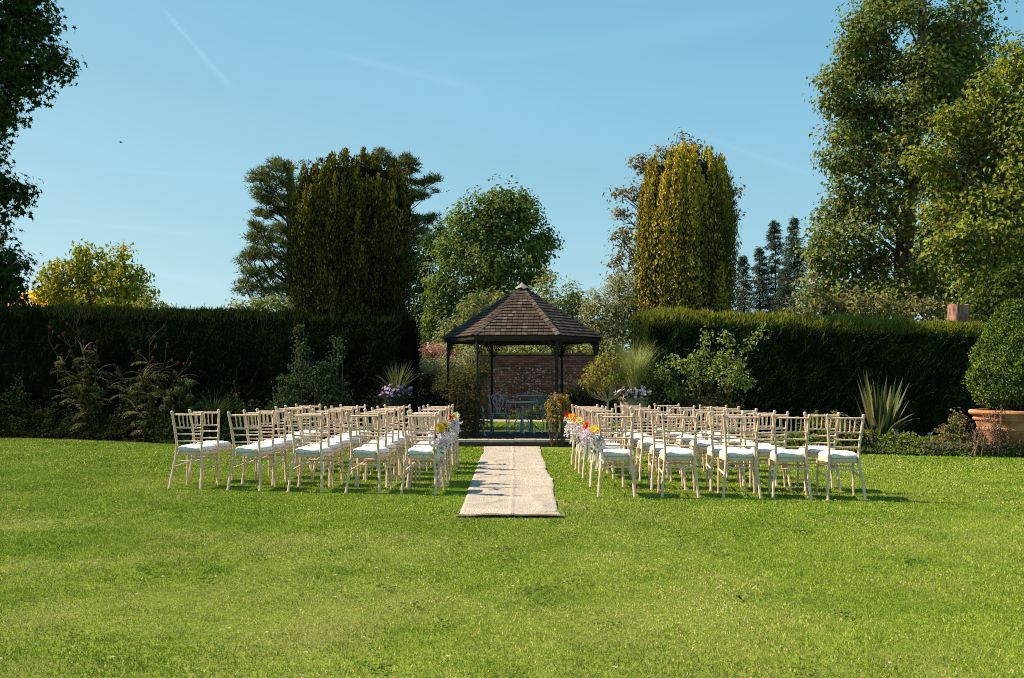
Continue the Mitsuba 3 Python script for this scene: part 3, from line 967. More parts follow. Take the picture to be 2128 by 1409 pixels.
# photograph x of the left finial for the rows of each column (nearest row first) and depth of the foot
F6 = {'left': [[355, 393], [476.6, 506, 536, 571.5, 594, 616], [602, 623.5, 652.5, 676, 690, 708], [722, 741.5, 759, 774, 787, 800], [837, 849, 856, 873, 882, 890]],
      'right': [[1246, 1228.8, 1213.6, 1204.8, 1197.9, 1190], [1377, 1355.5, 1330.6, 1310.7, 1296, 1279.7], [1505, 1478.5, 1442.5, 1414, 1387, 1360.5], [1609, 1572, 1546, 1511, 1480, 1455.5], [1720, 1674]]}
D1 = {'left': [11.80, 11.62, 11.45, 11.34, 11.24], 'right': [10.98, 10.95, 10.90, 10.78, 10.68]}
ORD = ['first', 'second', 'third', 'fourth', 'fifth', 'sixth']
rng = np.random.default_rng(4)
AISLE = {}
for side in ('left', 'right'):
    for c, xs in enumerate(F6[side]):
        col = (4 - c) if side == 'left' else c
        where = 'on the aisle' if col == 0 else f'{ORD[col]} from the aisle'
        for r, x in enumerate(xs):
            d = D1[side][c] * (1042 - xs[0]) / (1042 - x)
            yaw = {'left': -8.0, 'right': -4.5}[side] + rng.normal(0, 1.6)
            if side == 'right' and c == 3 and r == 0:
                yaw -= 6
            # the left finial stands .19 m left of the middle, .92 m up
            ca, sa = math.cos(math.radians(yaw)), math.sin(math.radians(yaw))
            top = at(x, 855, d)
            px, py = top[0] + HT * ca, d + .045
            row = 'row nearest the camera' if r == 0 else f'{ORD[len(xs) - 1 - r] if len(xs) == 6 else "fifth"} row from the gazebo'
            t = thing('wooden_chair', f'limewashed chair with white pad, {side} block, {row}, {where}', 'chair', 'limewashed wooden chairs in rows on the lawn')
            M = T().translate([px, py, .0]).rotate([0, 0, 1], yaw).rotate([1, 0, 0], rng.normal(0, .5)).rotate([0, 1, 0], rng.normal(0, .4))
            for nm, dd in CHAIR:
                scene[key(f'{t}__{nm}')] = {**dd, 'to_world': M}
            if col == 0:
                AISLE[(side, r)] = (px, py, yaw)

# ------------------------------------------------------------------ posies tied to the aisle chairs
GER = {'red': [(.55, .012, .008), (.70, .035, .012)], 'yellow': [(.75, .46, .02), (.82, .62, .06)], 'cream yellow': [(.78, .66, .16), (.85, .78, .36)], 'orange red': [(.66, .05, .01), (.75, .14, .02)], 'white': [(.78, .76, .72), (.85, .84, .82)]}
LIL = [(.52, .40, .56), (.66, .56, .68), (.80, .76, .80)]


def posy(side, r, colour, petals='lilac'):
    px, py, yaw = AISLE[(side, r)]
    s = 1 if side == 'left' else -1
    rg = np.random.default_rng(100 + r + (50 if s > 0 else 0))
    ca, sa = math.cos(math.radians(yaw)), math.sin(math.radians(yaw))
    rowname = 'nearest the camera' if r == 0 else f'{ORD[5 - r]} from the gazebo'
    t = thing('flower_posy', f'{colour} gerbera posy with {petals} blossom, {side} of the aisle, {rowname}', 'flowers', 'posies tied to the aisle chairs')

    def W(x, y, z):
        x = x * s
        return np.array([px + x * ca - y * sa, py + x * sa + y * ca, z])
    hz = .745 + rg.normal(0, .012)
    c = W(.245, -.05, hz)
    face = unit(np.array([.30 * s + rg.normal(0, .25), -.8, .55 + rg.normal(0, .12)]))
    if r in (1, 3):
        face = unit(np.array([.9 * s, -.35, .35]))
    e1 = unit(np.cross(face, [0, 0, 1]))
    e2 = np.cross(face, e1)
    g = MB()
    for ringk, (rad, cnt, lift) in enumerate(((.062, 20, .004), (.052, 18, .012), (.036, 14, .018))):
        a = np.arange(cnt) * 2 * np.pi / cnt + ringk * .3 + rg.normal(0, .06, cnt)
        D = np.cos(a)[:, None] * e1 + np.sin(a)[:, None] * e2 + face * (.12 + .22 * ringk)
        g.add(*kite(np.tile(c + face * lift * .3, (cnt, 1)) + D * .008, D, np.tile(face, (cnt, 1)), rad * rg.uniform(.88, 1.1, cnt), .019, ramp(GER[colour], rg.uniform(size=cnt)), .1))
    fl = leaf_part('gerbera', t, g, 'petal')
    cm = trimesh.creation.icosphere(1, .015)
    cm.apply_transform(trimesh.geometry.align_vectors([0, 0, 1], face))
    cc = MB().add(cm.vertices * [1, 1, 1] + c + face * .006, cm.faces, (.45, .36, .03) if colour != 'yellow' else (.34, .30, .02))
    leaf_part('flower_centre', fl, cc, 'dense')
    b = MB()
    cols = LIL if petals == 'lilac' else [(.60, .52, .57), (.78, .73, .75)]
    sprigs = [W(.235 + rg.normal(0, .05), -.03 + rg.normal(0, .05), .74 - .045 * k + rg.normal(0, .02)) for k in range(1, 5)]
    for q in sprigs:
        n = 15
        P = q + rg.normal(size=(n, 3)) * [.024, .024, .028]
        for a in range(4):
            D = unit(rg.normal(size=(n, 3)))
            b.add(*kite(P, D, unit(rg.normal(size=(n, 3)) + [0, 0, .6]), rg.uniform(.022, .034, n), .026, ramp(cols, rg.uniform(size=n)), .15))
    leaf_part('blossom', t, b, 'petal')
    st = MB()
    for k in range(7):
        q = W(.235 + rg.normal(0, .03), -.03 + rg.normal(0, .03), .50 + rg.uniform(-.06, .06))
        st.add(*tube(spline([q, W(.215, -.02, .60), sprigs[k % 4]], 6), .0028, 4), (.05, .09, .02))
    n = 26
    P = np.array([W(.225 + rg.normal(0, .03), -.03 + rg.normal(0, .03), rg.uniform(.48, .70)) for _ in range(n)])
    st.add(*kite(P, unit(rg.normal(size=(n, 3)) - [0, 0, .35]), unit(rg.normal(size=(n, 3))), rg.uniform(.04, .08, n), .022, ramp([(.04, .07, .02), (.12, .15, .06)], rg.uniform(size=n))))
    leaf_part('foliage', t, st, 'leaf')
    rb = MB()
    w = .024

    def band(pts, w):
        p = spline(pts, 16)
        sd = unit(np.cross(np.gradient(p, axis=0), [0.3, 1, .1]))
        v = np.stack([p - sd * w / 2, p + sd * w / 2], 1).reshape(-1, 3)
        k = np.arange(15) * 2
        rb.add(v, np.stack([k, k + 1, k + 3, k + 2], 1), (.78, .76, .72))
    o = W(.205, -.045, .585)
    for sg in (-1, 1):
        band([o, o + [sg * .05, -.02, .035], o + [sg * .075, -.025, -.01], o + [sg * .035, -.02, -.04], o], w * 1.3)
    for k in range(3):
        dx = rg.normal(0, .022)
        L = rg.uniform(.14, .28)
        band([o, o + [dx, -.02, -L * .35], o + [dx * 1.6 + .012, -.015, -L * .7], o + [dx * 2, -.03, -L]], w)
    leaf_part('ribbon', t, rb, 'petal')


for r, (c, p) in enumerate((('yellow', 'lilac'), ('red', 'lilac'), ('cream yellow', 'white'), ('orange red', 'white'), ('yellow', 'white'), ('red', 'white'))):
    posy('right', r, c, p)
for r, (c, p) in enumerate((('yellow', 'lilac'), ('red', 'lilac'), ('cream yellow', 'white'), ('red', 'white'), ('yellow', 'lilac'), ('white', 'lilac'))):
    posy('left', r, c, p)


# ------------------------------------------------------------------ clipped hedges
def hedge(name, label, A, B, hA, hB, thick, seed, cols, tips, face_n, top_n, shoot):
    """from A to B (front foot, ground points), body behind; rounded top, shaggy with new shoots"""
    rg = np.random.default_rng(seed)
    A, B = np.array(A, float), np.array(B, float)
    L = np.linalg.norm(B - A)
    d = (B - A) / L
    back = np.array([-d[1], d[0]])
    prof = [(0, 0), (-.03, .4), (-.02, .62), (.0, .80), (.05, .90), (.14, .965), (.30, 1.0), (.5, 1.01), (.7, 1.0), (.86, .965), (.95, .9), (1.0, .8), (1.0, 0)]
    P = np.array(prof)
    t = thing(name, label, 'hedge')

    def surf(u, s):
        """u along 0..1, s along the section 0..1 -> point, normal"""
        seg = np.linalg.norm(np.diff(P * [thick, 2.6], axis=0), axis=1)
        cum = np.concatenate([[0], np.cumsum(seg)]) / seg.sum()
        a, z = np.interp(s, cum, P[:, 0]), np.interp(s, cum, P[:, 1])
        a2, z2 = np.interp(np.minimum(s + .004, 1), cum, P[:, 0]), np.interp(np.minimum(s + .004, 1), cum, P[:, 1])
        a1, z1 = np.interp(np.maximum(s - .004, 0), cum, P[:, 0]), np.interp(np.maximum(s - .004, 0), cum, P[:, 1])
        h = hA + (hB - hA) * u
        e = np.minimum(u, 1 - u) * L
        pull = .10 * np.clip(1 - e / .18, 0, 1) ** 2
        q = np.stack([A[0] + d[0] * u * L + back[0] * a * thick, A[1] + d[1] * u * L + back[1] * a * thick, z * (h - pull)], -1)
        bump = meshkit.fbm(q * [1.6, 1.6, 1.3] + seed, 3, seed) - .5
        ta, tz = (a2 - a1) * thick, (z2 - z1) * h
        l = np.maximum(np.hypot(ta, tz), 1e-6)
        na, nz = -tz / l, ta / l
        n = np.stack([back[0] * na, back[1] * na, nz], -1)
        return q + n * (bump * .16)[..., None], n
    us, ss = np.linspace(0, 1, int(L * 7)), np.linspace(0, 1, 60)
    U, S = np.meshgrid(us, ss, indexing='ij')
    q, n = surf(U, S)
    q = q - n * .06
    v = q.reshape(-1, 3)
    m = 60
    i, j = np.meshgrid(np.arange(len(us) - 1), np.arange(m - 1), indexing='ij')
    f = np.stack([i * m + j, (i + 1) * m + j, (i + 1) * m + j + 1, i * m + j + 1], -1).reshape(-1, 4)
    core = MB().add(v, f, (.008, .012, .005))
    for e in (0, len(us) - 1):
        ring = v[e * m:(e + 1) * m]
        c = ring.mean(0)
        vv = np.vstack([ring, c])
        k = np.arange(m - 1)
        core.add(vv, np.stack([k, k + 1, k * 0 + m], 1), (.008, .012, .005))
    leaf_part('inner_branches', t, core, 'dense')
    lm = MB()
    # flat sprays over the face, the ends and the top
    nf = int(face_n * L)
    u, s = rg.uniform(0, 1, nf), rg.uniform(.0, .60, nf)
    q, n = surf(u, s)
    ne = int(face_n * .9)
    for e in (0, 1):                                            # the two ends
        a, z = rg.uniform(0, 1, ne), rg.uniform(0, 1, ne) ** .8
        h = (hA, hB)[e]
        zz = z * h * (1 - .1 * np.abs(a * 2 - 1) ** 4)
        p = np.stack([(A if e == 0 else B)[0] + back[0] * a * thick, (A if e == 0 else B)[1] + back[1] * a * thick, zz], -1) + rg.normal(size=(ne, 3)) * .03
        q = np.vstack([q, p])
        n = np.vstack([n, np.tile(np.append(d * (-1 if e == 0 else 1), .15), (ne, 1))])
    N = len(q)
    clump = meshkit.fbm(q * [3.2, 3.2, 2.2], 3, seed + 5)
    D = unit(n * .55 + [.30, 0, .75] + rg.normal(size=(N, 3)) * .38)
    Nn = unit(n + rg.normal(size=(N, 3)) * .5)
    q = q + n * ((clump - .5) * .14 + rg.normal(0, .02, N))[:, None]
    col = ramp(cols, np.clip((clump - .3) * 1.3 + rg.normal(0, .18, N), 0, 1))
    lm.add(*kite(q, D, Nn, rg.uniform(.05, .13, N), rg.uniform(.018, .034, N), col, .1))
    nt = int(top_n * L)                                         # upright shoots along the crown of the hedge
    u, s = rg.uniform(0, 1, nt), rg.uniform(.40, .72, nt)
    q, n = surf(u, s)
    thick_ = meshkit.fbm(q * [5, 5, 2], 2, seed + 7)
    D = unit(n * .35 + [.10, 0, .9] + rg.normal(size=(nt, 3)) * .30)
    ln = shoot * rg.uniform(.4, 1.3, nt) * (.5 + thick_)
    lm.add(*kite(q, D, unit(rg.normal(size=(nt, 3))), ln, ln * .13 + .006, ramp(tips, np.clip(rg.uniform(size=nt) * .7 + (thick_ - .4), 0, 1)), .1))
    nb = int(L * shoot * 170)                                   # slanting sprays that stand out of the face
    u, s = rg.uniform(0, 1, nb), rg.uniform(.10, .42, nb)
    q, n = surf(u, s)
    ax = unit(np.array([.55, -.1, .75]) + rg.normal(size=(nb, 3)) * [.25, .1, .2])
    ln = rg.uniform(.12, .34, nb)
    for k in range(9):
        foot = q + n * (.05 + .05 * k / 9) + ax * (ln * k / 9)[:, None]
        D = unit(ax + rg.normal(size=(nb, 3)) * .5)
        lm.add(*kite(foot, D, unit(n + rg.normal(size=(nb, 3)) * .5), .055, .018, ramp(cols, rg.uniform(.35, 1, nb)) * 1.15, .1))
    nl = int(L * 9)                                             # a few long stragglers
    u, s = rg.uniform(0, 1, nl), rg.uniform(.47, .62, nl)
    q, n = surf(u, s)
    for k in range(7):
        D = unit(np.tile([.15, 0, 1.0], (nl, 1)) + rg.normal(size=(nl, 3)) * .35)
        lm.add(*kite(q + np.array([0, 0, 1.0]) * rg.uniform(0, .22, nl)[:, None], D, unit(rg.normal(size=(nl, 3))), .07, .018, ramp(tips, rg.uniform(size=nl)), .1))
    leaf_part('foliage', t, lm)
    return t


LA, LB = (-15.5, 24.2), (-2.40, 20.65)
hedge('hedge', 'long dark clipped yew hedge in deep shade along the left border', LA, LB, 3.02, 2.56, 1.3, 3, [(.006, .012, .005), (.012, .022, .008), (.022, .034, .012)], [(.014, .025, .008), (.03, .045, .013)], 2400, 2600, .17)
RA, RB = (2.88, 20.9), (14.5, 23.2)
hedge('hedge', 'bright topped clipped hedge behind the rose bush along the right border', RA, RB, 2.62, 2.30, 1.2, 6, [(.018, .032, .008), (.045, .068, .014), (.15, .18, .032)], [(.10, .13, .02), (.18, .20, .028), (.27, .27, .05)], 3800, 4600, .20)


# ------------------------------------------------------------------ golden fastigiate yews
def yew(label, cx, Y, R, z1, seed, prof, gold_k, lean=0.0):
    rg = np.random.default_rng(seed)
    base = np.array([cx, Y, 0.0])
    t = thing('yew_tree', label, 'yew')
    pz, pr = np.array(prof)[:, 0] * z1, np.array(prof)[:, 1] * R
    zs = np.linspace(0, z1 * .93, 40)
    lum = MB()
    ang = np.arange(44) * 2 * np.pi / 44
    rr = np.interp(zs, pz, pr)[:, None] * (.84 + .08 * np.cos(ang * 9 + seed)[None])
    v = np.stack([base[0] + rr * np.cos(ang) + lean * zs[:, None], base[1] + rr * np.sin(ang), np.broadcast_to(zs[:, None], rr.shape)], -1).reshape(-1, 3)
    i, j = np.meshgrid(np.arange(39), np.arange(44), indexing='ij')
    q = np.stack([i * 44 + j, i * 44 + (j + 1) % 44, (i + 1) * 44 + (j + 1) % 44, (i + 1) * 44 + j], -1).reshape(-1, 4)
    v = np.vstack([v, [base[0] + lean * z1, base[1], z1 * .95]])
    top = np.stack([39 * 44 + np.arange(44), 39 * 44 + (np.arange(44) + 1) % 44, np.full(44, len(v) - 1)], 1)
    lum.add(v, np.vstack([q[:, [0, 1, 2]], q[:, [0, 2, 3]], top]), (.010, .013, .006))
    leaf_part('inner_branches', t, lum, 'dense')
    m = MB()
    plumes = []
    for k in range(250):
        a = rg.uniform(0, 2 * np.pi)
        edge = rg.uniform() < .72
        f = rg.uniform(.90, 1.04) if edge else rg.uniform(.15, .85)
        ztip = z1 * ((rg.uniform(.84, .985) if rg.uniform() < .5 else rg.uniform(.30, .9)) if edge else rg.uniform(.86, 1.03) * (1 - .04 * f ** 2))
        zb = max(0.2, ztip - rg.uniform(1.6, 3.6))
        plumes.append((a, f, zb, ztip, rg.uniform(.10, .17), rg.uniform()))
    for (a, f, zb, zt, w, tone) in plumes:
        n = int((zt - zb) * 150 * (w / .15))
        s = rg.uniform(0, 1, n) ** .85
        z = zb + (zt - zb) * s
        r = np.interp(z, pz, pr) * f
        aa = a + .12 * np.sin(s * 5 + tone * 9) * .4
        c = np.stack([base[0] + r * np.cos(aa) + lean * z, base[1] + r * np.sin(aa), z], -1)
        ww = w * np.clip(np.minimum(s * 4 + .3, 1) * np.minimum(1, (1 - s) * 2.0 + .04), .04, 1)
        b = rg.uniform(0, 2 * np.pi, n)
        o = np.stack([np.cos(b), np.sin(b), b * 0], -1)
        P = c + o * (ww * (1 + .3 * np.sin(z * 21 + tone * 20)))[:, None]
        D = unit(o * .3 + [0, 0, .9] + rg.normal(size=(n, 3)) * .3)
        N = unit(o + np.stack([np.cos(aa), np.sin(aa), aa * 0], -1) * .5 + rg.normal(size=(n, 3)) * .3)
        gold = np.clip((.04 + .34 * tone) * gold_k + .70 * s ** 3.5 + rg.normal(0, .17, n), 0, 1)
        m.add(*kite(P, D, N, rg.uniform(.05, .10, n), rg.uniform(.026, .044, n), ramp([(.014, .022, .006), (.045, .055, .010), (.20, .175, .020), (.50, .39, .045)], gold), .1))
    # general cover over the whole surface
    n = int(19000 * R * z1 / 9)
    z = rg.uniform(.1, .965, n) * z1
    a = rg.uniform(0, 2 * np.pi, n)
    r = np.interp(z, pz, pr)
    fl = meshkit.noise(np.stack([a * 5.5, z * .55, a * 0 + seed], -1), seed)
    rad = r * (.82 + .22 * fl) + rg.normal(0, .02, n)
    o = np.stack([np.cos(a), np.sin(a), a * 0], -1)
    P = base + o * rad[:, None] + np.stack([lean * z, z * 0, z], -1)
    D = unit(o * .3 + [0, 0, .9] + rg.normal(size=(n, 3)) * .3)
    lump = meshkit.fbm(np.stack([a * 6, z * 3.2, a * 0], -1), 3, seed + 2)
    P += o * ((lump - .5) * .18)[:, None]
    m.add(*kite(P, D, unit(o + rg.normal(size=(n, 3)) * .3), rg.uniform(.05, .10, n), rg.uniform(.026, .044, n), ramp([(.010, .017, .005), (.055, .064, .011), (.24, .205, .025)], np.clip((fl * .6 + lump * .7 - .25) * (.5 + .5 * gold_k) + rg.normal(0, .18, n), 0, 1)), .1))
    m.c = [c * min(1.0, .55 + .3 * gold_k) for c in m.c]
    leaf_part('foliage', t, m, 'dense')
    tr = MB()
    for k in range(5):
        a = rg.uniform(0, 6.28)
        tr.add(*tube([base + [.15 * math.cos(a), .15 * math.sin(a), -.1], base + [.5 * R * math.cos(a), .5 * R * math.sin(a), z1 * .5]], [.12, .04], 7), (.1, .07, .05))
    put('trunk', t, tr, 'bark', True)


YP = [(0, .84), (.2, .90), (.38, .97), (.55, 1.0), (.72, .98), (.84, .93), (.92, .86), (.97, .78), (1.0, .70)]
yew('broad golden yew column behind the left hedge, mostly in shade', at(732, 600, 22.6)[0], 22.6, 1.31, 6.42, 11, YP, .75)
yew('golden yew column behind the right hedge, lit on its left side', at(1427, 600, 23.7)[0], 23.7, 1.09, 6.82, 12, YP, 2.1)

# ------------------------------------------------------------------ trees, from left to right
TL = [(30, 20, 85, 70), (95, 55, 45, 32), (105, 125, 46, 44), (45, 150, 60, 60), (12, 225, 38, 48), (-90, 50, 130, 130), (22, 392, 52, 46), (-60, 360, 70, 70), (18, 555, 44, 62), (-60, 560, 80, 80), (20, 625, 34, 30), (-20, 480, 40, 40), (-60, -60, 100, 60), (-110, 250, 80, 90), (-110, 470, 70, 80), (60, -20, 50, 30), (10, 110, 90, 80), (-10, 215, 50, 56), (-30, 300, 34, 60), (0, 400, 50, 40), (0, 570, 50, 60)]
rng = np.random.default_rng(40)
tl = thing('maple_tree', 'large dark tree with star shaped leaves at the left edge', 'tree')
Y = 29.0
lob = px_lobes(Y, TL, rng, dy=.2)
big = [(-21.0, 30.5, 7.5, 4.0, 4.6, 4.4), (-21.5, 30.0, 11.2, 4.4, 5.0, 4.6), (-24.5, 29.5, 8.5, 3.6, 4.6, 5.0)]
cm, c2, tw = MB(), MB(), MB()
leafy(cm, lob, [(.016, .034, .009), (.034, .060, .013), (.065, .092, .020)], .20, .20, 5.2, rng, clump=.38, per=16, shape=star, droop=.6, shell=.35)
leafy(c2, big, [(.014, .028, .008), (.03, .05, .012)], .42, .34, 3.6, rng, clump=.7, per=16, droop=.5, shell=.45)
limbs(tw, [(-18.6, 30.2, -.1), (-18.6, 30.2, 3), (-18.9, 30.2, 7), (-19.0, 30.3, 12), (-18.7, 30.4, 15)], lob + big, .42, rng, twigs=2)
put('trunk', tl, tw, 'bark', True)
leaf_part('crown', tl, cm)
leaf_part('crown', tl, c2)

tree('golden_shrub', 'yellow leaved bush glowing in sunlight above the left hedge', 39, [(190, 575, 72, 42), (130, 585, 52, 40), (250, 585, 52, 38), (190, 620, 120, 36), (240, 545, 22, 30), (165, 540, 28, 28), (120, 560, 18, 22), (278, 570, 18, 26), (100, 615, 40, 34), (290, 615, 40, 30), (190, 640, 130, 30), (212, 528, 10, 26), (255, 525, 9, 24), (180, 520, 9, 22), (300, 575, 9, 22), (90, 570, 10, 20)], [(190, None), (190, 640), (190, 600)], .09,
     [(.05, .075, .012), (.13, .16, .018), (.32, .28, .025)], .17, .10, 2.6, 41, 'bush', clump=.30, per=14, bright=2.0, droop=-.25, upward=.1, odd=[(.50, .36, .03), (.42, .34, .03)], odd_p=.25, shell=.5)
tree('orange_maple', 'small orange leaved maple peeping over the hedge at far left', 41, [(62, 622, 32, 22), (95, 632, 30, 16), (40, 640, 30, 18)], [(62, None), (62, 640)], .06,
     [(.40, .22, .02), (.55, .33, .03), (.45, .30, .03)], .17, .13, 2.2, 42, 'tree', clump=.22, per=12, shell=.5)
tree('tip_shrub', 'thin twiggy bush over the hedge right of the yellow one', 35, [(310, 622, 22, 24), (335, 634, 20, 14), (300, 640, 50, 12)], [(310, None), (310, 640)], .05,
     [(.05, .06, .02), (.13, .13, .03)], .15, .07, 1.4, 43, 'bush', clump=.25, per=10, shell=.6)
tree('distant_shrub', 'low grey green bushes at the foot of the left pine', 41, [(520, 636, 42, 16), (570, 636, 45, 22), (495, 642, 30, 10)], [(540, None), (540, 645)], .06,
     G_OLIVE, .15, .08, 2.8, 44, 'bush', clump=.25, per=14)


def pine(label, Y, pads, trunk, r0, seed, cols):
    rg = np.random.default_rng(seed)
    t = thing('pine_tree', label, 'pine')
    lob = px_lobes(Y, [(a + rg.normal(0, 4), b + rg.normal(0, 3), c * rg.uniform(.75, 1.15), d * rg.uniform(.6, 1.15)) for a, b, c, d in pads], rg, depth=1.3, dy=1.0)
    m, tw = MB(), MB()
    for lb in lob:
        c, r = np.array(lb[:3]), np.array(lb[3:6])
        k = int(16 + 70 * r[0] * max(r[2], .25) + 18 * r[0])
        dd = sphere_dirs(rg, k)
        q = c + dd * rg.uniform(size=k)[:, None] ** .45 * r
        q[:, 2] += .12 * np.sin(q[:, 0] * 5 + seed)
        per = 20
        own = np.repeat(np.arange(k), per)
        n = len(own)
        D = unit(sphere_dirs(rg, n) + unit(q - c)[own] * .5 + [0, 0, .55])
        tone = np.clip(rg.normal(.5, .25, k), 0, 1)
        m.add(*spike(q[own] + rg.normal(size=(n, 3)) * [.12, .12, .05], D, unit(rg.normal(size=(n, 3))), rg.uniform(.14, .27, n), .042, ramp(cols, tone[own] * .6 + rg.uniform(size=n) * .4)))
    limbs(tw, [at(x, y, Y) if y is not None else np.array([at(x, 700, Y)[0], Y, -.1]) for x, y in trunk], lob, r0, rg, twigs=3)
    put('trunk', t, tw, 'bark', True)
    leaf_part('crown', t, m)


PN = [(.035, .058, .020), (.10, .125, .038), (.20, .21, .07)]
pine('tall pine with layered branches, left of the golden yew', 47, [(600, 346, 42, 13), (572, 358, 40, 15), (545, 376, 26, 16), (590, 378, 40, 14), (540, 402, 24, 15), (565, 412, 42, 15), (602, 410, 24, 20), (545, 436, 25, 12), (580, 440, 30, 12), (536, 466, 24, 11), (556, 482, 40, 14), (592, 470, 26, 14), (525, 500, 14, 9), (575, 508, 38, 12), (517, 536, 26, 17), (552, 530, 36, 18), (590, 540, 26, 16), (530, 566, 32, 13), (572, 570, 40, 15), (518, 598, 30, 18), (560, 606, 40, 22), (596, 600, 22, 24)],
     [(608, None), (609, 560), (606, 440), (604, 372), (600, 340)], .34, 51, PN)
pine('dark pine reaching out to the right behind the golden yew', 49, [(785, 325, 34, 14), (826, 330, 32, 10), (856, 340, 20, 7), (800, 346, 40, 14), (838, 360, 36, 9), (885, 381, 26, 7), (845, 386, 45, 9), (868, 404, 38, 9), (835, 410, 30, 11), (852, 418, 8, 14), (872, 453, 36, 9), (898, 458, 14, 6), (846, 466, 30, 12), (876, 478, 14, 14), (842, 505, 30, 14), (880, 500, 26, 10), (850, 540, 30, 20), (760, 380, 70, 40), (770, 470, 70, 40)],
     [(775, None), (775, 560), (780, 420), (785, 320)], .38, 52, [(.03, .05, .02), (.085, .105, .036), (.18, .185, .06)])
tree('dark_evergreen', 'dark evergreen mass between the left yew and the round maple', 43, [(872, 560, 36, 50), (880, 630, 40, 60), (905, 505, 22, 36), (860, 680, 34, 40), (920, 480, 14, 22)], [(880, None), (880, 600)], .2, G_DARK, .14, .09, 4.2, 53, clump=.4, per=24)
tree('round_maple', 'rounded green maple standing directly behind the gazebo', 40, [(1045, 415, 62, 40), (985, 462, 60, 48), (1082, 452, 55, 48), (1040, 480, 80, 50), (1112, 520, 46, 46), (1138, 495, 22, 26), (945, 525, 45, 52), (1020, 545, 92, 60), (1100, 570, 46, 32), (920, 600, 40, 55), (985, 620, 80, 60), (935, 665, 60, 40), (1050, 620, 60, 40), (900, 690, 36, 30), (1000, 690, 80, 30)],
     [(1030, None), (1030, 620), (1030, 520), (1035, 430)], .3, [(.022, .040, .009), (.055, .078, .016), (.10, .12, .026)], .135, .10, 3.9, 54, clump=.34, per=20, odd=[(.16, .15, .03)], odd_p=.05, shell=.36, jitter=.95)
tree('fruit_tree', 'slender leaved fruit tree over the wall, left of the gazebo roof', 35.5, [(1000, 640, 50, 35), (960, 690, 60, 28), (1050, 640, 36, 34), (1030, 700, 70, 26), (940, 715, 40, 18)], [(1000, None), (1000, 690)], .09, G_OLIVE, .15, .06, 2.6, 55, clump=.28, per=18)
tree('fruit_tree', 'upright willowy fruit tree over the wall, right of the gazebo peak', 35.8, [(1128, 612, 22, 34), (1140, 580, 10, 22), (1170, 640, 44, 34), (1192, 605, 12, 24), (1205, 640, 34, 34), (1130, 680, 60, 36), (1200, 690, 60, 36), (1140, 722, 70, 16)], [(1165, None), (1165, 680)], .09, [(.05, .062, .018), (.10, .11, .035), (.17, .17, .06)], .15, .055, 2.4, 56, clump=.26, per=16, droop=.1)
tree('fruit_tree', 'bushy grey green fruit tree over the wall, left of the right yew', 35, [(1250, 655, 46, 46), (1300, 620, 44, 44), (1310, 668, 46, 50), (1262, 700, 50, 40), (1285, 590, 26, 22), (1232, 625, 14, 26), (1335, 610, 26, 50), (1210, 722, 50, 22)], [(1280, None), (1280, 690)], .1, [(.055, .060, .026), (.11, .11, .050), (.18, .17, .085)], .13, .05, 2.7, 57, clump=.28, per=18)
tree('copper_tree', 'sparse brownish tree rising behind the right yew', 46, [(1412, 290, 26, 13), (1440, 300, 18, 9), (1380, 318, 26, 16), (1328, 338, 26, 20), (1352, 352, 30, 18), (1290, 398, 24, 13), (1325, 398, 34, 22), (1345, 440, 36, 24), (1300, 448, 28, 16), (1326, 486, 40, 18), (1288, 488, 26, 12), (1310, 516, 38, 16), (1286, 546, 26, 14), (1326, 560, 42, 24), (1284, 578, 24, 10), (1530, 392, 16, 12), (1512, 420, 20, 20), (1534, 446, 14, 9), (1520, 500, 16, 22), (1420, 340, 50, 40), (1510, 580, 24, 26)],
     [(1400, None), (1400, 500), (1395, 380), (1405, 310)], .26, G_BROWN, .17, .10, 1.75, 58, clump=.36, per=18, twigs=4, shell=.4)


def spire(label, Y, px, py, hw, seed):
    """thin conifer with drooping open branches"""
    rg = np.random.default_rng(seed)
    t = thing('spire_conifer', label, 'conifer', 'blue green conifers in a row')
    top = at(px, py, Y)
    base = np.array([top[0], Y, 0])
    W = hw / FPX * Y
    H = top[2]
    tw, m = MB(), MB()
    tw.add(*tube([base - [0, 0, .1], base + [0, 0, H * .6], top], [.09, .045, .008], 6), (.1, .07, .05))
    for z in np.sort(H * (1 - rg.uniform(.015, .92, int(H * 46)) ** 1.15)):
        q = 1 - z / H
        a = rg.uniform(0, 6.28)
        L = W * (q ** .75) * rg.uniform(.45, 1.45) + .05
        o = np.array([math.cos(a), math.sin(a), 0])
        p0 = np.array([base[0], Y, z])
        rise, drop = rg.uniform(.05, .25), rg.uniform(.05, .40)
        u6 = np.linspace(0, 1, 6)
        tw.add(*tube(p0 + o * (u6 * L)[:, None] + np.array([0, 0, L]) * (rise * u6 - drop * u6 ** 2.5)[:, None], np.linspace(.011, .003, 6), 3, False), (.1, .07, .05))
        n = int(34 * L + 9)
        u = rg.uniform(.15, 1, n)
        P = p0 + o * (u * L)[:, None] + np.array([0, 0, L]) * (rise * u - drop * u ** 2.5)[:, None] + rg.normal(size=(n, 3)) * .02
        sd = np.cross(o, [0, 0, 1])
        D = unit(o * .6 + sd * rg.choice([-1, 1], n)[:, None] * rg.uniform(.2, 1, n)[:, None] + np.array([0, 0, -.35]) + rg.normal(size=(n, 3)) * .4)
        m.add(*kite(P, D, unit(rg.normal(size=(n, 3)) * .6 + [0, 0, 1]), rg.uniform(.08, .24, n), .036, ramp([(.03, .055, .042), (.075, .11, .08), (.12, .16, .11)], rg.uniform(size=n)), .1))
    put('trunk', t, tw, 'bark', True)
    leaf_part('crown', t, m)


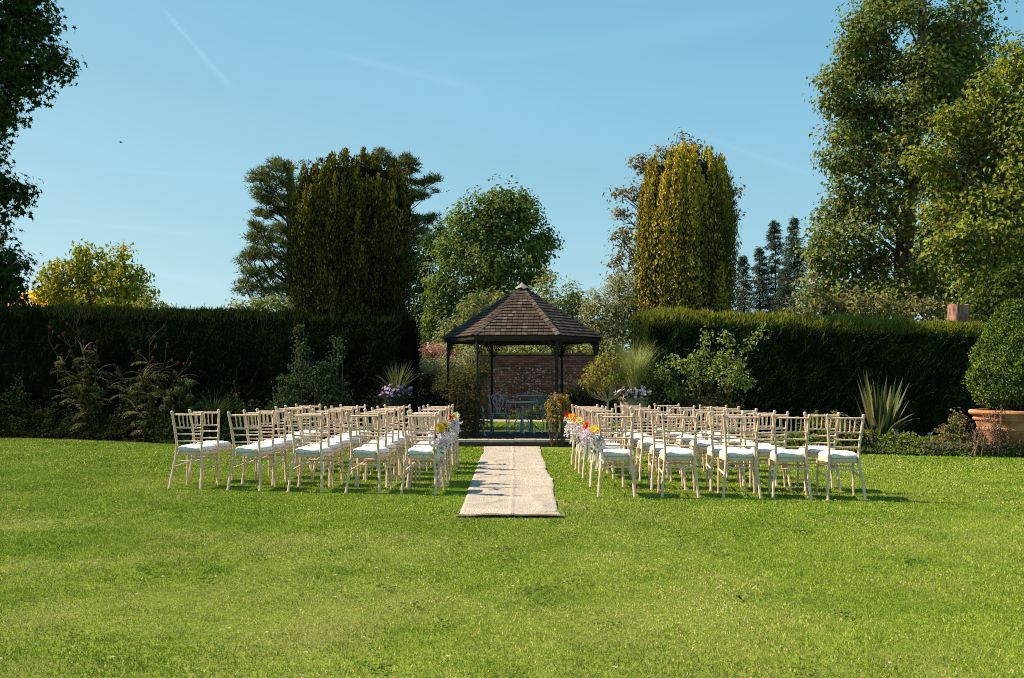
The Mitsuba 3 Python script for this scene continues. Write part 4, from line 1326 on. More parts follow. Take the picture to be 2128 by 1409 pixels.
for k, (px, py, hw, Y, lab) in enumerate(((1545, 530, 46, 41, 'leftmost and shortest blue green conifer beside the right yew'), (1578, 512, 50, 42, 'second blue green conifer from the right yew'), (1610, 456, 66, 42, 'tallest blue green conifer, third from the right yew'), (1649, 450, 64, 41, 'blue green conifer nearest the tall sycamore'), (1630, 556, 56, 39.5, 'short front conifer between the two tall blue green ones'))):
    spire(lab, Y, px, py, hw, 70 + k)

tree('sycamore_tree', 'tall sycamore with reddish brown trunk, top beyond the frame', 32, [(1800, 55, 62, 46), (1850, 5, 70, 44), (1790, 110, 62, 40), (1960, 45, 64, 36), (2030, 18, 44, 20), (1850, -70, 110, 60), (1980, -60, 90, 60), (1765, 160, 58, 32), (1738, 172, 44, 26), (1840, 140, 62, 44), (1960, 110, 70, 44), (2020, 150, 60, 40), (1745, 215, 44, 26), (1790, 225, 62, 36), (1850, 220, 48, 42), (1960, 185, 64, 44), (1750, 275, 40, 24), (1800, 285, 60, 34), (1850, 300, 40, 36), (1745, 335, 46, 26), (1785, 335, 56, 24), (1960, 250, 50, 36), (2040, 220, 60, 50), (1760, 400, 48, 30), (1815, 390, 40, 30), (1735, 445, 46, 30), (1800, 440, 46, 34), (1715, 495, 38, 34), (1770, 500, 56, 40), (1702, 548, 36, 34), (1760, 560, 60, 40), (1820, 545, 40, 40), (1700, 600, 36, 30), (1770, 610, 62, 34), (1840, 610, 52, 36), (1950, 575, 50, 40, 32.5), (1970, 625, 50, 34, 32.5), (1920, 600, 50, 36, 33), (1930, 330, 50, 40, 33.2), (1990, 120, 90, 90, 34), (1890, 250, 40, 40, 31.2), (1870, 350, 50, 34, 31.2), (1890, 140, 30, 30, 31.3), (1940, 160, 50, 36, 31.2), (1860, 470, 40, 30, 31.2), (1960, 400, 70, 40, 33), (1940, 500, 50, 50, 33.3), (1880, 30, 34, 30, 31.4), (1850, 620, 50, 40, 30.8), (1930, 560, 40, 40, 31.2), (1920, 130, 36, 34, 30.9), (1905, 200, 40, 36, 30.9), (1890, 290, 30, 20, 30.9), (1910, 345, 40, 30, 30.9), (1860, 420, 30, 34, 30.9), (1880, 600, 50, 40, 30.9), (1900, 250, 30, 30, 31)],
     [(1878, None), (1878, 640), (1877, 540), (1888, 430), (1902, 300), (1912, 180), (1916, 60), (1920, -120)], .34, [(.014, .026, .008), (.050, .066, .016), (.12, .13, .034)], .125, .10, 4.1, 61, clump=.40, per=24, twigs=3, odd=[(.22, .15, .05), (.3, .24, .06)], odd_p=.07, shell=.34, dy=.9, bright=2.8)
tree('lime_tree', 'yellow green tree filling the right edge in front of the sycamore', 27.5, [(2105, 150, 46, 44), (2075, 245, 56, 46), (2010, 285, 76, 42), (2110, 240, 60, 60), (2090, 330, 84, 54), (1960, 345, 62, 40), (1925, 330, 36, 26), (2010, 370, 70, 40), (1990, 425, 80, 44), (2080, 430, 80, 54), (1935, 445, 30, 26), (2040, 490, 84, 44), (1975, 520, 56, 38), (2100, 530, 76, 54), (2030, 570, 60, 44), (2090, 620, 70, 44), (2140, 400, 60, 120), (2180, 250, 90, 160), (2050, 640, 50, 36), (2200, 560, 90, 130), (2120, 110, 40, 40), (2060, 190, 50, 40), (1985, 250, 46, 34), (2060, 300, 60, 50, 29), (2040, 440, 80, 60, 29), (2060, 550, 80, 60, 29), (2130, 300, 60, 120)],
     [(2070, None), (2072, 600), (2085, 400), (2100, 200)], .26, [(.040, .066, .010), (.095, .120, .018), (.17, .18, .03)], .125, .10, 3.8, 62, clump=.40, per=24, twigs=3, odd=[(.28, .20, .03), (.22, .20, .03)], odd_p=.09, shell=.32, dy=.9, bright=1.85)
tree('mixed_shrub', 'olive brown shrubs below the sycamore, above the right hedge', 26.3, [(1690, 625, 30, 44), (1720, 645, 46, 34), (1780, 640, 50, 36), (1840, 645, 46, 32), (1900, 650, 42, 32), (1665, 660, 30, 26), (1945, 650, 30, 28)], [(1780, None), (1780, 660)], .08, [(.030, .038, .014), (.075, .075, .028), (.14, .115, .05)], .11, .07, 3.0, 63, 'bush', clump=.26, per=22)
tree('laurel_shrub', 'green shrub behind the stump at the right edge', 25.6, [(2045, 640, 46, 40), (2095, 600, 60, 60), (2020, 668, 40, 20), (2140, 640, 50, 60)], [(2080, None), (2080, 650)], .08, G_BRIGHT, .10, .07, 3.4, 64, 'bush', clump=.26, per=22, bright=.7)

tree('wall_top_shrub', 'long row of olive green bushes showing just above the garden wall', 34.6, [(990, 722, 44, 16), (1040, 724, 40, 14), (1085, 722, 40, 16), (1130, 724, 44, 14), (1175, 722, 40, 16), (1220, 724, 40, 14), (1270, 726, 40, 16), (940, 726, 40, 16), (1010, 745, 60, 16), (1100, 745, 60, 16), (1190, 745, 60, 16)], [(1085, None), (1085, 740)], .06,
     [(.055, .065, .02), (.11, .12, .035), (.18, .18, .07)], .12, .055, 3.2, 65, 'bush', clump=.22, per=16)

# cut trunk standing behind the right hedge
sp = at(1989, 640, 24.4)
st = thing('tree_stump', 'cut off reddish brown trunk standing up behind the right hedge', 'tree stump')
zz = at(1989, 634, 24.4)[2]
ang = np.arange(30) * 2 * np.pi / 30
prof = np.linspace(0, zz, 24)
rr = .245 * (1 + .10 * (1 - prof[:, None] / zz) + .05 * np.sin(ang * 5 + 1)[None] + .26 * (meshkit.fbm(np.stack(np.broadcast_arrays(np.cos(ang)[None] * 7, np.sin(ang)[None] * 7, prof[:, None] * 1.6), -1), 3, 2) - .5))
v = np.stack([sp[0] + rr * np.cos(ang) + .01 * prof[:, None], 24.4 + rr * np.sin(ang), np.broadcast_to(prof[:, None] + .018 * (np.sin(ang * 2 + 1) + .4 * np.sin(ang * 7))[None] * (prof[:, None] > zz - .12), rr.shape)], -1).reshape(-1, 3)
i, j = np.meshgrid(np.arange(23), np.arange(30), indexing='ij')
q = np.stack([i * 30 + j, i * 30 + (j + 1) % 30, (i + 1) * 30 + (j + 1) % 30, (i + 1) * 30 + j], -1).reshape(-1, 4)
put('bark', st, (v, q), 'red_bark', True)
vt = v[-30:] + [0, 0, .002]
put('cut_face', st, (np.vstack([vt, vt.mean(0)]), np.stack([np.arange(30), (np.arange(30) + 1) % 30, np.full(30, 30)], 1)), 'red_bark')

# ------------------------------------------------------------------ potted box cone, right edge
PX, PY = at(2112, 800, 17.15)[0], 17.15
tp = thing('plant_pot', 'big ribbed terracotta pot holding the clipped cone at right', 'pot')
v, f = lathe([(.46, 0), (.48, .03), (.56, .26), (.615, .40), (.635, .41), (.64, .435), (.625, .45), (.665, .57), (.69, .575), (.70, .60), (.685, .615), (.70, .66), (.745, .675), (.762, .70), (.755, .735), (.72, .745), (.69, .74), (.66, .66), (.0, .65)], 48, (PX, PY, .03))
put('pot_body', tp, (v, f), 'terracotta', 30)
put('potting_soil', tp, MB().add(*blob((PX, PY, .66), (.62, .62, .06), 3, .2, 3, 3)), 'soil', True)
rg = np.random.default_rng(90)
bt = thing('box_cone', 'clipped green box cone growing from the terracotta pot', 'topiary')
cone = [(0.0, .62), (.32, .66), (.56, .80), (.74, 1.1), (.78, 1.32), (.70, 1.62), (.55, 1.95), (.38, 2.24), (.20, 2.48), (.07, 2.62), (0, 2.64)]
v, f = lathe([(r * .90, z) for r, z in cone], 36, (PX, PY, .06))
v += np.stack([v[:, 0] * 0, v[:, 0] * 0, v[:, 0] * 0], -1)
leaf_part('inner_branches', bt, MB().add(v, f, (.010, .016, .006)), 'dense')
cz, cr_ = np.array(cone)[:, 1], np.array(cone)[:, 0]
n = 30000
z = rg.uniform(.66, 2.6, n)
keep = rg.uniform(size=n) < (np.interp(z, cz, cr_) / .8 + .08)
z = z[keep]
n = len(z)
a = rg.uniform(0, 2 * np.pi, n)
o = np.stack([np.cos(a), np.sin(a), a * 0 + .25], -1)
lump = meshkit.fbm(np.stack([np.cos(a) * 4, np.sin(a) * 4, z * 4], -1), 3, 6)
r = np.interp(z, cz, cr_) * (.88 + .34 * (lump - .3)) + rg.normal(0, .03, n)
P = np.stack([PX + r * np.cos(a), PY + r * np.sin(a), z + .06], -1)
leaf_part('foliage', bt, MB().add(*kite(P, unit(o * .3 + [0, 0, .6] + rg.normal(size=(n, 3)) * .5), unit(o + rg.normal(size=(n, 3)) * .4), rg.uniform(.03, .058, n), rg.uniform(.02, .034, n), ramp([(.03, .065, .012), (.085, .145, .020), (.20, .25, .032)], np.clip(lump * 1.3 - .2 + rg.normal(0, .2, n), 0, 1)))), 'dense')

# ------------------------------------------------------------------ New Zealand flax
rg = np.random.default_rng(91)
fx = thing('flax_plant', 'tall spiky flax with sword shaped striped leaves by the right hedge', 'plant')
F0 = ground(1828, 928)
FY = F0[1] + .25
FXx = at(1828, 900, FY)[0]
for k in range(44):
    az = rg.uniform(0, 2 * np.pi)
    inner = k < 27
    lean = rg.uniform(.02, .44) if inner else rg.uniform(.35, .75)
    L = rg.uniform(.95, 1.5) if inner else rg.uniform(.7, 1.1)
    b = np.array([[FXx + .10 * math.cos(az) + rg.normal(0, .03), FY + .10 * math.sin(az), .04]])
    bend = rg.uniform(.0, .22) if inner else rg.uniform(.25, 1.5)
    m = MB()
    c0 = ramp([(.045, .075, .022), (.09, .125, .04), (.16, .17, .065), (.24, .16, .08)], rg.uniform(size=1) * (.8 if inner else 1))
    m.add(*strap(b, np.array([az]), np.array([lean]), np.array([L]), np.array([rg.uniform(.085, .125)]), np.array([bend]), c0, 8))
    leaf_part('leaf', fx, m)


# ------------------------------------------------------------------ border plants
def bush(name, label, lobes, cols, L, W, lai, seed, category='bush', core=True, group=None, bsdf='leaf', **k):
    rg = np.random.default_rng(seed)
    t = thing(name, label, category, group)
    m = MB()
    cents = leafy(m, lobes, np.array(cols) * k.pop('bright', 1.5), L, W, lai, rg, **k)
    st = MB()
    for lb in lobes:
        b = np.array([lb[0] + rg.normal(0, .05), lb[1], .02])
        for _ in range(4):
            e = np.array(lb[:3]) + sphere_dirs(rg, 1)[0] * np.array(lb[3:6]) * .8
            st.add(*tube(spline([b, (b + e) / 2 + rg.normal(size=3) * .05, e], 6), np.linspace(.011, .004, 6), 4, False), (.1, .08, .05))
    leaf_part('stem', t, st, 'dense')
    leaf_part('foliage', t, m, bsdf)
    return t


def lob_at(Y, items, depth=.8):
    out = []
    for it in items:
        px, py, rx, ry = it[:4]
        y = it[4] if len(it) > 4 else Y
        c = at(px, py, y)
        out.append((c[0], c[1], c[2], rx / FPX * y, depth * rx / FPX * y, ry / FPX * y))
    return out


# tall rose with arching canes before the right hedge
rg = np.random.default_rng(92)
rs = thing('rose_bush', 'tall rose bush with arching leafy canes before the right hedge', 'rose bush')
canes, lv = MB(), MB()
for (bx, by, pts) in ((1480, 885, [(1475, 800), (1462, 740), (1470, 685)]), (1485, 885, [(1500, 800), (1515, 730), (1508, 690)]), (1490, 885, [(1520, 800), (1545, 735), (1588, 678)]), (1470, 885, [(1440, 810), (1420, 760), (1395, 745)]), (1480, 885, [(1480, 790), (1490, 760), (1500, 735)]), (1465, 885, [(1420, 830), (1385, 790), (1372, 765)]), (1490, 885, [(1525, 810), (1545, 790), (1560, 800)]), (1470, 885, [(1455, 800), (1448, 760), (1440, 735)]), (1480, 885, [(1500, 820), (1530, 770), (1540, 755)]), (1475, 885, [(1440, 840), (1410, 820), (1392, 815)])):
    Y = 19.2 + rg.uniform(-.3, .3)
    b = ground(bx, 905)
    p = spline([np.array([at(bx, 880, Y)[0], Y, .04])] + [at(x, y, Y + rg.normal(0, .12)) for x, y in pts], 22)
    canes.add(*tube(p, np.linspace(.011, .004, 22), 5, False), (.07, .06, .03))
    for q in p[8:]:
        n = 13
        P = q + rg.normal(size=(n, 3)) * [.075, .08, .06]
        lv.add(*kite(P, unit(rg.normal(size=(n, 3)) - [0, 0, .5]), unit(rg.normal(size=(n, 3)) * .5 + [-.3, -.2, .8]), rg.uniform(.05, .09, n), rg.uniform(.035, .058, n), ramp([(.08, .14, .025), (.18, .25, .045), (.32, .36, .10)], rg.uniform(size=n))))
leafy(lv, lob_at(19.2, [(1450, 812, 54, 26), (1510, 822, 38, 22), (1470, 840, 60, 18)]), [(.022, .040, .010), (.055, .075, .018), (.12, .12, .04)], .065, .045, 1.0, rg, clump=.12, per=12, odd=[(.10, .06, .03)], odd_p=.2)
leaf_part('cane', rs, canes, 'dense')
leaf_part('foliage', rs, lv)
bush('round_shrub', 'dark rounded shrub at the foot of the right hedge end', lob_at(19.6, [(1372, 800, 42, 40), (1400, 830, 36, 30), (1360, 840, 40, 26)]), [(.012, .026, .008), (.03, .05, .014)], .05, .03, 4.5, 93, clump=.12, per=20)
bush('low_shrub', 'low bronze shrub under the rose bush', lob_at(18.9, [(1470, 850, 44, 22), (1510, 850, 34, 20), (1430, 850, 30, 20)]), [(.03, .025, .012), (.08, .07, .028)], .05, .03, 2.5, 94, clump=.12, per=14)


def grass_clump(name, label, base, n, L, width, lean, bend, cols, seed, category='ornamental grass', group=None, part='blade'):
    rg = np.random.default_rng(seed)
    t = thing(name, label, category, group)
    az = rg.uniform(0, 2 * np.pi, n)
    P = np.tile(np.asarray(base, float), (n, 1)) + np.stack([np.cos(az), np.sin(az), az * 0], -1) * rg.uniform(0, .05, n)[:, None]
    m = MB().add(*strap(P, az, rg.uniform(.02, lean, n), L * rg.uniform(.6, 1.08, n), width * rg.uniform(.7, 1.2, n), bend * rg.uniform(.3, 1.2, n), ramp(cols, rg.uniform(size=n)), 6))
    leaf_part('foliage', t, m)
    return t


def planter(label, px, pyrim, Y, r, mat, seed, flower_cols, flower_label):
    rg = np.random.default_rng(seed)
    c = at(px, pyrim, Y)
    h = c[2]
    t = thing('urn_planter', label, 'planter')
    v, f = lathe([(r * .62, 0), (r * .64, .03), (r * .80, h * .55), (r * .93, h - .06), (r * 1.0, h - .05), (r * 1.02, h - .01), (r * .98, h), (r * .90, h - .005), (r * .86, h - .06), (0, h - .06)], 30, (c[0], Y, .02))
    put('urn', t, (v, f), mat, 30)
    ft = thing('petunia', flower_label, 'flowers')
    n = 420
    a, q = rg.uniform(0, 6.28, n), rg.uniform(0, 1, n) ** .5
    P = np.stack([c[0] + r * 1.25 * q * np.cos(a), Y + r * 1.25 * q * np.sin(a), h + .02 + .12 * (1 - q ** 2) + rg.uniform(-.10, .06, n)], -1)
    lf = MB().add(*kite(P, unit(rg.normal(size=(n, 3))), unit(rg.normal(size=(n, 3)) * .5 + [0, 0, 1]), .055, .035, ramp([(.025, .045, .012), (.06, .09, .02)], rg.uniform(size=n))))
    leaf_part('foliage', ft, lf)
    fm = MB()
    n = 85
    a, q = rg.uniform(0, 6.28, n), rg.uniform(.1, 1, n) ** .5
    C = np.stack([c[0] + r * 1.3 * q * np.cos(a), Y + r * 1.3 * q * np.sin(a), h + .08 + .12 * (1 - q ** 2) + rg.uniform(-.10, .06, n)], -1)
    face = unit(np.stack([np.cos(a) * .5 - .2, np.sin(a) * .5 - .4, a * 0 + .5], -1) + rg.normal(size=(n, 3)) * .3)
    e1 = unit(np.cross(face, [0, 0, 1]))
    e2 = np.cross(face, e1)
    tone = rg.uniform(size=n)
    for k in range(5):
        b = k * 2 * math.pi / 5
        D = e1 * math.cos(b) + e2 * math.sin(b) + face * .25
        fm.add(*kite(C, D, face, .036, .042, ramp(flower_cols, tone), .05))
    leaf_part('bloom', ft, fm, 'petal', kind='stuff')
    return c, h


c, h = planter('grey stone urn at the left end of the right hedge', 1316, 828, 19.0, .28, 'stone', 95, [(.50, .30, .48), (.68, .50, .66), (.78, .70, .78)], 'pale pink petunias spilling over the grey urn at right')
grass_clump('fountain_grass', 'feathery green fountain grass rising from the grey urn', (c[0] + .03, 19.05, h), 800, 1.15, .008, .20, .75, [(.16, .22, .06), (.30, .34, .11), (.44, .44, .20)], 96)
c, h = planter('dark urn in shade at the right end of the left hedge', 824, 822, 20.05, .26, 'iron', 97, [(.22, .14, .36), (.36, .26, .52), (.5, .4, .62)], 'violet petunias spilling over the dark urn at left')
grass_clump('cordyline', 'spiky narrow leaved cordyline rising from the dark urn', (c[0], 20.05, h), 70, .72, .022, .75, .55, [(.06, .08, .03), (.16, .17, .06)], 98, 'plant')

# small standard tree with yellow leaves
rg = np.random.default_rng(99)
sm = thing('standard_tree', 'little ball headed tree with yellowing leaves right of the gazebo', 'tree')
Y = 18.7
tw, lf = MB(), MB()
tb = np.array([at(1263, 850, Y)[0], Y, 0.0])
k0 = at(1263, 832, Y)
tw.add(*tube(spline([tb, (tb + k0) / 2 + [.01, 0, 0], k0], 10), np.linspace(.024, .020, 10), 8), (.3, .26, .2))
SL = lob_at(Y, [(1255, 775, 44, 36), (1230, 790, 24, 20), (1290, 780, 22, 24), (1262, 748, 34, 18)])
for _ in range(26):
    lb = SL[rg.integers(0, 4)]
    e = np.array(lb[:3]) + sphere_dirs(rg, 1)[0] * np.array(lb[3:6]) * 1.0
    e[2] = max(e[2], k0[2] + .05)
    tw.add(*tube(spline([k0 - [0, 0, .02], (k0 + e) / 2 + [(e[0] - k0[0]) * .18, 0, -.05], e], 8), np.linspace(.009, .0025, 8), 4, False), (.3, .26, .2))
leafy(lf, SL, [(.10, .13, .025), (.24, .25, .045), (.42, .37, .07)], .064, .038, 1.7, rg, clump=.10, per=9, shell=.5, odd=[(.30, .16, .04)], odd_p=.1)
put('trunk', sm, tw, 'limewash_bark', True)
leaf_part('crown', sm, lf)

bush('climber', 'yellowing climber clinging to the right front gazebo post', lob_at(19.22, [(1160, 835, 14, 22), (1172, 828, 12, 16), (1150, 862, 16, 16), (1176, 850, 10, 22), (1146, 840, 8, 14)]), [(.07, .06, .015), (.20, .15, .035), (.34, .24, .07)], .06, .04, 2.0, 100, 'climbing plant', clump=.08, per=8, shell=.6)
bush('climber', 'dark dry climber on the left front gazebo post', lob_at(19.95, [(960, 850, 26, 44), (985, 830, 18, 50), (945, 820, 20, 40), (975, 880, 30, 22), (935, 870, 26, 34), (1002, 870, 10, 16)]), [(.02, .022, .012), (.05, .045, .02), (.09, .065, .03)], .06, .038, 2.4, 101, 'climbing plant', clump=.11, per=10, shell=.6)
bush('variegated_shrub', 'cream variegated willow with pink tips left of the gazebo', lob_at(27.0, [(890, 760, 42, 24), (930, 770, 40, 34), (865, 765, 22, 20), (955, 790, 30, 40), (905, 785, 50, 18), (970, 745, 20, 22)]), [(.07, .085, .025), (.22, .22, .11), (.40, .38, .27)], .075, .028, 2.4, 102, clump=.18, per=16)
bush('pink_shrub', 'pink tipped shrub top beside the left hedge end', lob_at(27.6, [(870, 728, 26, 13), (905, 724, 28, 11), (858, 745, 12, 14), (862, 772, 14, 8), (930, 735, 18, 8)]), [(.20, .075, .065), (.29, .135, .12), (.33, .22, .18)], .075, .026, 2.8, 103, clump=.15, per=14)
bush('shade_shrub', 'dark green shrub inside the left of the gazebo against the wall', lob_at(25.5, [(945, 800, 40, 34), (985, 790, 26, 40), (1005, 760, 16, 34), (920, 830, 40, 30), (985, 835, 30, 30)]), [(.022, .034, .010), (.055, .065, .018), (.13, .12, .03)], .07, .04, 2.6, 104, clump=.16, per=18)
bush('dark_shrub', 'dark low shrub filling the gap by the left urn', lob_at(21.6, [(890, 830, 46, 30), (860, 850, 40, 22), (925, 850, 40, 30), (880, 790, 30, 16, 23)]), [(.018, .016, .008), (.04, .03, .014)], .06, .04, 3.0, 105, clump=.15, per=18, odd=[(.50, .10, .01)], odd_p=.008)
bush('box_hedge', 'low dark clipped box hedge right of the gazebo', lob_at(23.2, [(1205, 825, 40, 26), (1250, 828, 46, 24), (1290, 832, 40, 24), (1215, 850, 50, 22), (1275, 852, 60, 20)]), [(.012, .02, .007), (.028, .04, .012)], .05, .03, 4.5, 106, 'hedge', clump=.12, per=22)
bush('wall_plant', 'small green plants at the foot of the garden wall behind the chairs', [(at(1125, 845, 32.2)[0], 32.2, .25, .5, .3, .25), (at(1070, 850, 32.3)[0], 32.3, .15, .4, .2, .15)], [(.04, .06, .02), (.09, .11, .03)], .08, .05, 2.5, 107, 'plant', clump=.12, per=12)


# left border: towering dead artichokes, hydrangea heads, roses, undergrowth
def artichoke(label, base, stems, seed):
    rg = np.random.default_rng(seed)
    t = thing('artichoke_plant', label, 'plant', None)
    st, hd, lf = MB(), MB(), MB()
    for (dx, h, lean) in stems:
        p = spline([base + [rg.normal(0, .05), rg.normal(0, .05), 0], base + [dx * .45, rg.normal(0, .05), h * .55], base + [dx, rg.normal(0, .1) + lean, h]], 12)
        st.add(*tube(p, np.linspace(.016, .008, 12), 5), (.065, .055, .03))
        for k in range(7):
            s = p[rg.integers(6, 12)]
            e = s + np.array([rg.normal(0, .12), rg.normal(0, .10), rg.uniform(.06, .30)])
            st.add(*tube(spline([s, (s + e) / 2 + [rg.normal(0, .02), 0, 0], e], 5), [.008, .007, .006, .005, .005], 4), (.065, .055, .03))
            m = trimesh.creation.icosphere(1, 1.0)
            hd.add(m.vertices * [.026, .026, .032] + e, m.faces, ramp([(.05, .022, .018), (.11, .05, .035)], rg.uniform(size=1))[0])
            n = 14
            hd.add(*spike(np.tile(e, (n, 1)), unit(rg.normal(size=(n, 3)) + [0, 0, .8]), unit(rg.normal(size=(n, 3))), .065, .012, ramp([(.07, .03, .03), (.16, .09, .07)], rg.uniform(size=n))))
        for k in range(8):                                      # jagged arching leaves
            s = p[rg.integers(1, 9)]
            az = rg.uniform(0, 6.28)
            L = rg.uniform(.40, .75)
            c = ramp([(.04, .06, .02), (.10, .125, .035), (.15, .12, .07)], rg.uniform(size=1))
            lf.add(*strap(s[None], np.array([az]), np.array([rg.uniform(.3, .9)]), np.array([L]), np.array([.035]), np.array([rg.uniform(.9, 1.9)]), c, 7))
            nn = 26
            u = np.repeat(np.linspace(.15, .95, nn // 2), 2)
            th = .6 + 1.4 * u ** 1.6
            o = np.array([math.cos(az), math.sin(az), 0])
            P = s + o * (u * L * .78)[:, None] + np.array([0, 0, 1]) * (L * (.55 * u - .62 * u ** 2))[:, None]
            sd = np.array([-math.sin(az), math.cos(az), 0]) * np.tile([1, -1], nn // 2)[:, None]
            lf.add(*kite(P, unit(sd + o * .5 + [0, 0, -.35] + rg.normal(size=(nn, 3)) * .15), np.tile([0, 0, 1.0], (nn, 1)), .11 * np.sin(u * 2.6 + .3) + .03, .026, np.repeat(c, nn, 0), .1))
    leaf_part('stem', t, st, 'dense')
    leaf_part('seed_head', t, hd, 'dense', kind='stuff')
    leaf_part('foliage', t, lf)


A1 = np.array([at(195, 900, 21.75)[0], 21.75, .03])
artichoke('tallest dried artichoke with reddish seed heads, far left border', A1, [(-.65, 2.15, .1), (-.40, 2.45, 0), (-1.0, 2.1, 0), (.0, 2.05, 0), (-.5, 1.6, -.1), (.35, 1.4, 0), (-.2, 1.8, .1), (-.8, 1.3, -.1)], 110)
A2 = np.array([at(305, 900, 21.0)[0], 21.0, .03])
artichoke('branching dried artichoke beside the round green flower heads', A2, [(.05, 2.1, 0), (.35, 1.75, 0), (.75, 1.6, .1), (-.15, 1.7, -.1), (-.5, 1.3, 0), (.3, 1.25, 0)], 111)

rg = np.random.default_rng(112)
hy = thing('hydrangea', 'round pale green flower heads in shade left of the chairs', 'flowers')
hl = MB()
for k, (px, py, r) in enumerate(((372, 812, 13), (350, 832, 12), (395, 828, 11), (382, 842, 12), (341, 848, 11), (365, 850, 12), (395, 798, 12), (415, 842, 10), (400, 850, 10), (355, 818, 10))):
    c = at(px, py, 20.42 + rg.uniform(-.15, .2))
    R = .85 * r / FPX * 20.42
    n = 230
    d = sphere_dirs(rg, n)
    m = MB().add(*kite(c + d * R * [.95, .95, .75] * rg.uniform(.75, 1.1, (n, 1)), unit(np.cross(d, rg.normal(size=(n, 3))) + d * .25), d, .036, .03, ramp([(.03, .045, .018), (.07, .09, .035), (.13, .14, .06)], rg.uniform(size=n)), .02))
    v, f, cc = blob(c, (R * .80, R * .8, R * .68), k, .25, 2, 2, (.07, .09, .04))
    m.add(v, f, cc)
    leaf_part('flower_head', hy, m)
    hl.add(*tube(spline([np.array([c[0] + .05, c[1], .03]), c * [1, 1, .5] + [.03, 0, 0], c], 6), .006, 4), (.05, .06, .02))
n = 500
P = np.array([at(375, 860, 20.5)[0], 20.5, .35]) + rg.normal(size=(n, 3)) * [.30, .18, .13]
hl.add(*kite(P, unit(rg.normal(size=(n, 3))), unit(rg.normal(size=(n, 3)) * .5 + [0, 0, 1]), .10, .065, ramp([(.02, .04, .012), (.05, .08, .02)], rg.uniform(size=n))))
leaf_part('foliage', hy, hl)
grass_clump('sedge_clump', 'tall dark grass clump before the left hedge, behind the chairs', (at(445, 840, 20.5)[0], 20.5, .30), 170, .85, .016, .55, .95, [(.025, .045, .018), (.06, .085, .03)], 113)


def dark_rose(label, Y, items, seed):
    bush('shade_rose', label, lob_at(Y, items), [(.016, .034, .014), (.034, .060, .024), (.06, .09, .035)], .065, .045, 1.8, seed, 'rose bush', clump=.12, per=10, odd=[(.10, .05, .02)], odd_p=.04)


dark_rose('dark climbing rose reaching high up the left hedge', 20.6, [(623, 690, 10, 26), (626, 730, 14, 20), (630, 765, 24, 26), (600, 800, 26, 24), (640, 800, 30, 30), (580, 825, 18, 22), (610, 835, 40, 22)], 114)
dark_rose('dark rose leaning right beside the climbing one', 20.4, [(706, 712, 14, 14), (698, 742, 14, 18), (680, 770, 20, 24), (690, 810, 34, 30), (660, 780, 18, 26), (700, 835, 36, 20)], 115)


def cover(label, x0, x1, y_in, depth, n, hgt, cols, L, W, seed, odd=None, odd_p=0):
    rg = np.random.default_rng(seed)
    x = rg.uniform(x0, x1, n)
    y = edge_y(x) + y_in + rg.uniform(0, 1, n) ** 1.2 * depth
    top = hgt * (.30 + 4.2 * np.clip(meshkit.fbm(np.stack([x * 1.6, y * 1.3, x * 0], -1), 3, seed) - .18, 0, 1) ** 2 + .25 * meshkit.noise(np.stack([x * 7, y * 7, x * 0], -1), seed)) * np.clip((y - edge_y(x)) / .25, .2, 1)
    z = top * rg.uniform(.05, 1, n) ** .6 + .02
    P = np.stack([x, y, z], -1)
    col = ramp(cols, np.clip(meshkit.fbm(P * 4, 2, seed) * .9 + rg.normal(0, .2, n) - .05, 0, 1))
    if odd is not None:
        w = rg.uniform(size=n) < odd_p
        col[w] = ramp(odd, rg.uniform(size=w.sum()))
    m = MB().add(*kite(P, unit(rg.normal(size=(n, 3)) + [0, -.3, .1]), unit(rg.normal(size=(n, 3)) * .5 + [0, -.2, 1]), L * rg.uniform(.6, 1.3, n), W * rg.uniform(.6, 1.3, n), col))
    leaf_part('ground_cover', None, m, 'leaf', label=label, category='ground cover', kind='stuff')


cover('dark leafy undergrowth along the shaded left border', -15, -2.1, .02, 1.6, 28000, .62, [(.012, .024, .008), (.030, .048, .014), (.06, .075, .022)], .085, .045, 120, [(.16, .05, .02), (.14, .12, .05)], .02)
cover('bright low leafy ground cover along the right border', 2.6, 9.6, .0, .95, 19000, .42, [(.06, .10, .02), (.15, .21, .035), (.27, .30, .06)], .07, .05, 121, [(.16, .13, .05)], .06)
cover('small leafy plants edging the left border by the chairs', at(330, 870, 20.2)[0], at(500, 870, 20.2)[0], -.04, .5, 2600, .30, [(.05, .075, .025), (.12, .14, .05)], .05, .032, 122)
bush('border_plant', 'leafy mound with dry spikes between the flax and the terracotta pot', lob_at(17.25, [(1985, 895, 26, 30), (1968, 915, 34, 22), (2010, 915, 26, 22), (1990, 870, 14, 20)]), [(.04, .06, .02), (.10, .11, .035), (.20, .17, .07)], .055, .03, 2.0, 123, 'plant', clump=.10, per=10, odd=[(.20, .09, .06)], odd_p=.1)
bush('border_plant', 'yellowing leafy clump at the foot of the flax, left side', lob_at(17.6, [(1760, 900, 30, 24), (1735, 880, 22, 26), (1790, 915, 34, 18)]), [(.05, .065, .018), (.12, .12, .035), (.24, .19, .07)], .06, .03, 2.0, 124, 'plant', clump=.10, per=10, odd=[(.22, .10, .06)], odd_p=.15)
rg = np.random.default_rng(125)                                  # lamb's ear with dead flower spikes before the pot
le = thing('lambs_ear', 'dry upright flower spikes and silver leaves before the terracotta pot', 'plant')
sk, sl = MB(), MB()
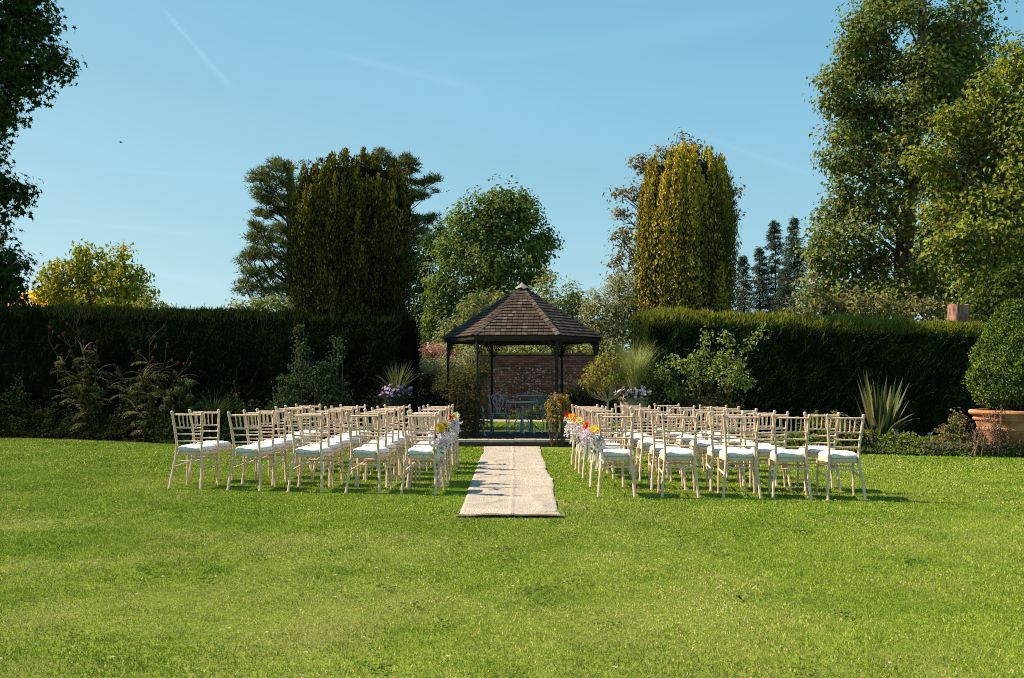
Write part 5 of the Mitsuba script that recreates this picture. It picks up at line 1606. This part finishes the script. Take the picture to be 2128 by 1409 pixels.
for k in range(40):
    px = rg.uniform(2012, 2150)
    y = 16.62 + rg.uniform(-.05, .22)
    b = np.array([at(px, 900, y)[0], y, .03])
    h = rg.uniform(.25, .78)
    p = spline([b, b + [rg.normal(0, .05), 0, h * .5], b + [rg.normal(0, .10), rg.normal(0, .04), h]], 10)
    sk.add(*tube(p, .006, 4, False), (.22, .15, .10))
    n = int(h * 130)
    q = p[rg.integers(3, 10, n)] + rg.normal(size=(n, 3)) * [.014, .014, .03]
    sk.add(*kite(q, unit(rg.normal(size=(n, 3)) + [0, 0, .7]), unit(rg.normal(size=(n, 3))), .028, .018, ramp([(.14, .085, .06), (.28, .20, .14)], rg.uniform(size=n))))
n = 2200
x = rg.uniform(6.95, 8.9, n)
P = np.stack([x, edge_y(x) + rg.uniform(.0, .42, n), rg.uniform(.02, .22, n)], -1)
sl.add(*kite(P, unit(rg.normal(size=(n, 3)) + [0, -.2, .4]), unit(rg.normal(size=(n, 3)) * .6 + [0, 0, 1]), rg.uniform(.04, .09, n), .03, ramp([(.07, .085, .045), (.18, .19, .13), (.22, .16, .10)], rg.uniform(size=n))))
leaf_part('flower_spike', le, sk, 'dense')
leaf_part('foliage', le, sl)
for k, (px, py) in enumerate(((1862, 899), (1931, 902))):
    t = thing('blue_flower', ('single violet blue flower over the leaves right of the flax', 'second violet blue flower nearer the terracotta pot')[k], 'flower')
    c = at(px, py, 17.1)
    m = MB()
    for a in range(5):
        D = np.array([[math.cos(a * 1.257), -.2, math.sin(a * 1.257)]])
        m.add(*kite(c[None], D, np.array([[0, -1.0, .3]]), .035, .036, np.array([(.22, .16, .5)]), .05))
    leaf_part('petals', t, m, 'petal')
    leaf_part('stem', t, MB().add(*tube([c * [1, 1, 0] + [0, .02, .02], c + [0, .012, -.005]], .004, 4), (.05, .08, .02)), 'dense')

# a bird far off in the sky
bp = at(251, 296, 120)
bd = thing('flying_bird', 'tiny dark bird gliding in the blue sky at left', 'bird')
v, f = lathe([(0, -.22), (.03, -.16), (.055, -.02), (.06, .06), (.045, .13), (.035, .16), (.03, .20), (0, .23)], 10)
v = v[:, [2, 1, 0]] @ np.array([[.8, .3, .1], [-.3, .9, 0], [0, .1, 1]])
put('body', bd, (v + bp, f), 'iron', True)
for s in (-1, 1):
    w = np.array([[.08, 0, .02], [-.07, 0, .02], [-.05, s * .22, .10], [.06, s * .22, .11], [-.02, s * .46, .05], [-.06, s * .44, .05]])
    w = np.vstack([w, w - [0, 0, .012]])
    fs = np.array([[0, 1, 2], [0, 2, 3], [3, 2, 5], [3, 5, 4], [6, 8, 7], [6, 9, 8], [9, 11, 8], [9, 10, 11], [0, 3, 9], [0, 9, 6], [1, 7, 8], [1, 8, 2], [3, 4, 10], [3, 10, 9], [2, 8, 11], [2, 11, 5]])
    put('wing', bd, (w + bp, fs), 'iron')
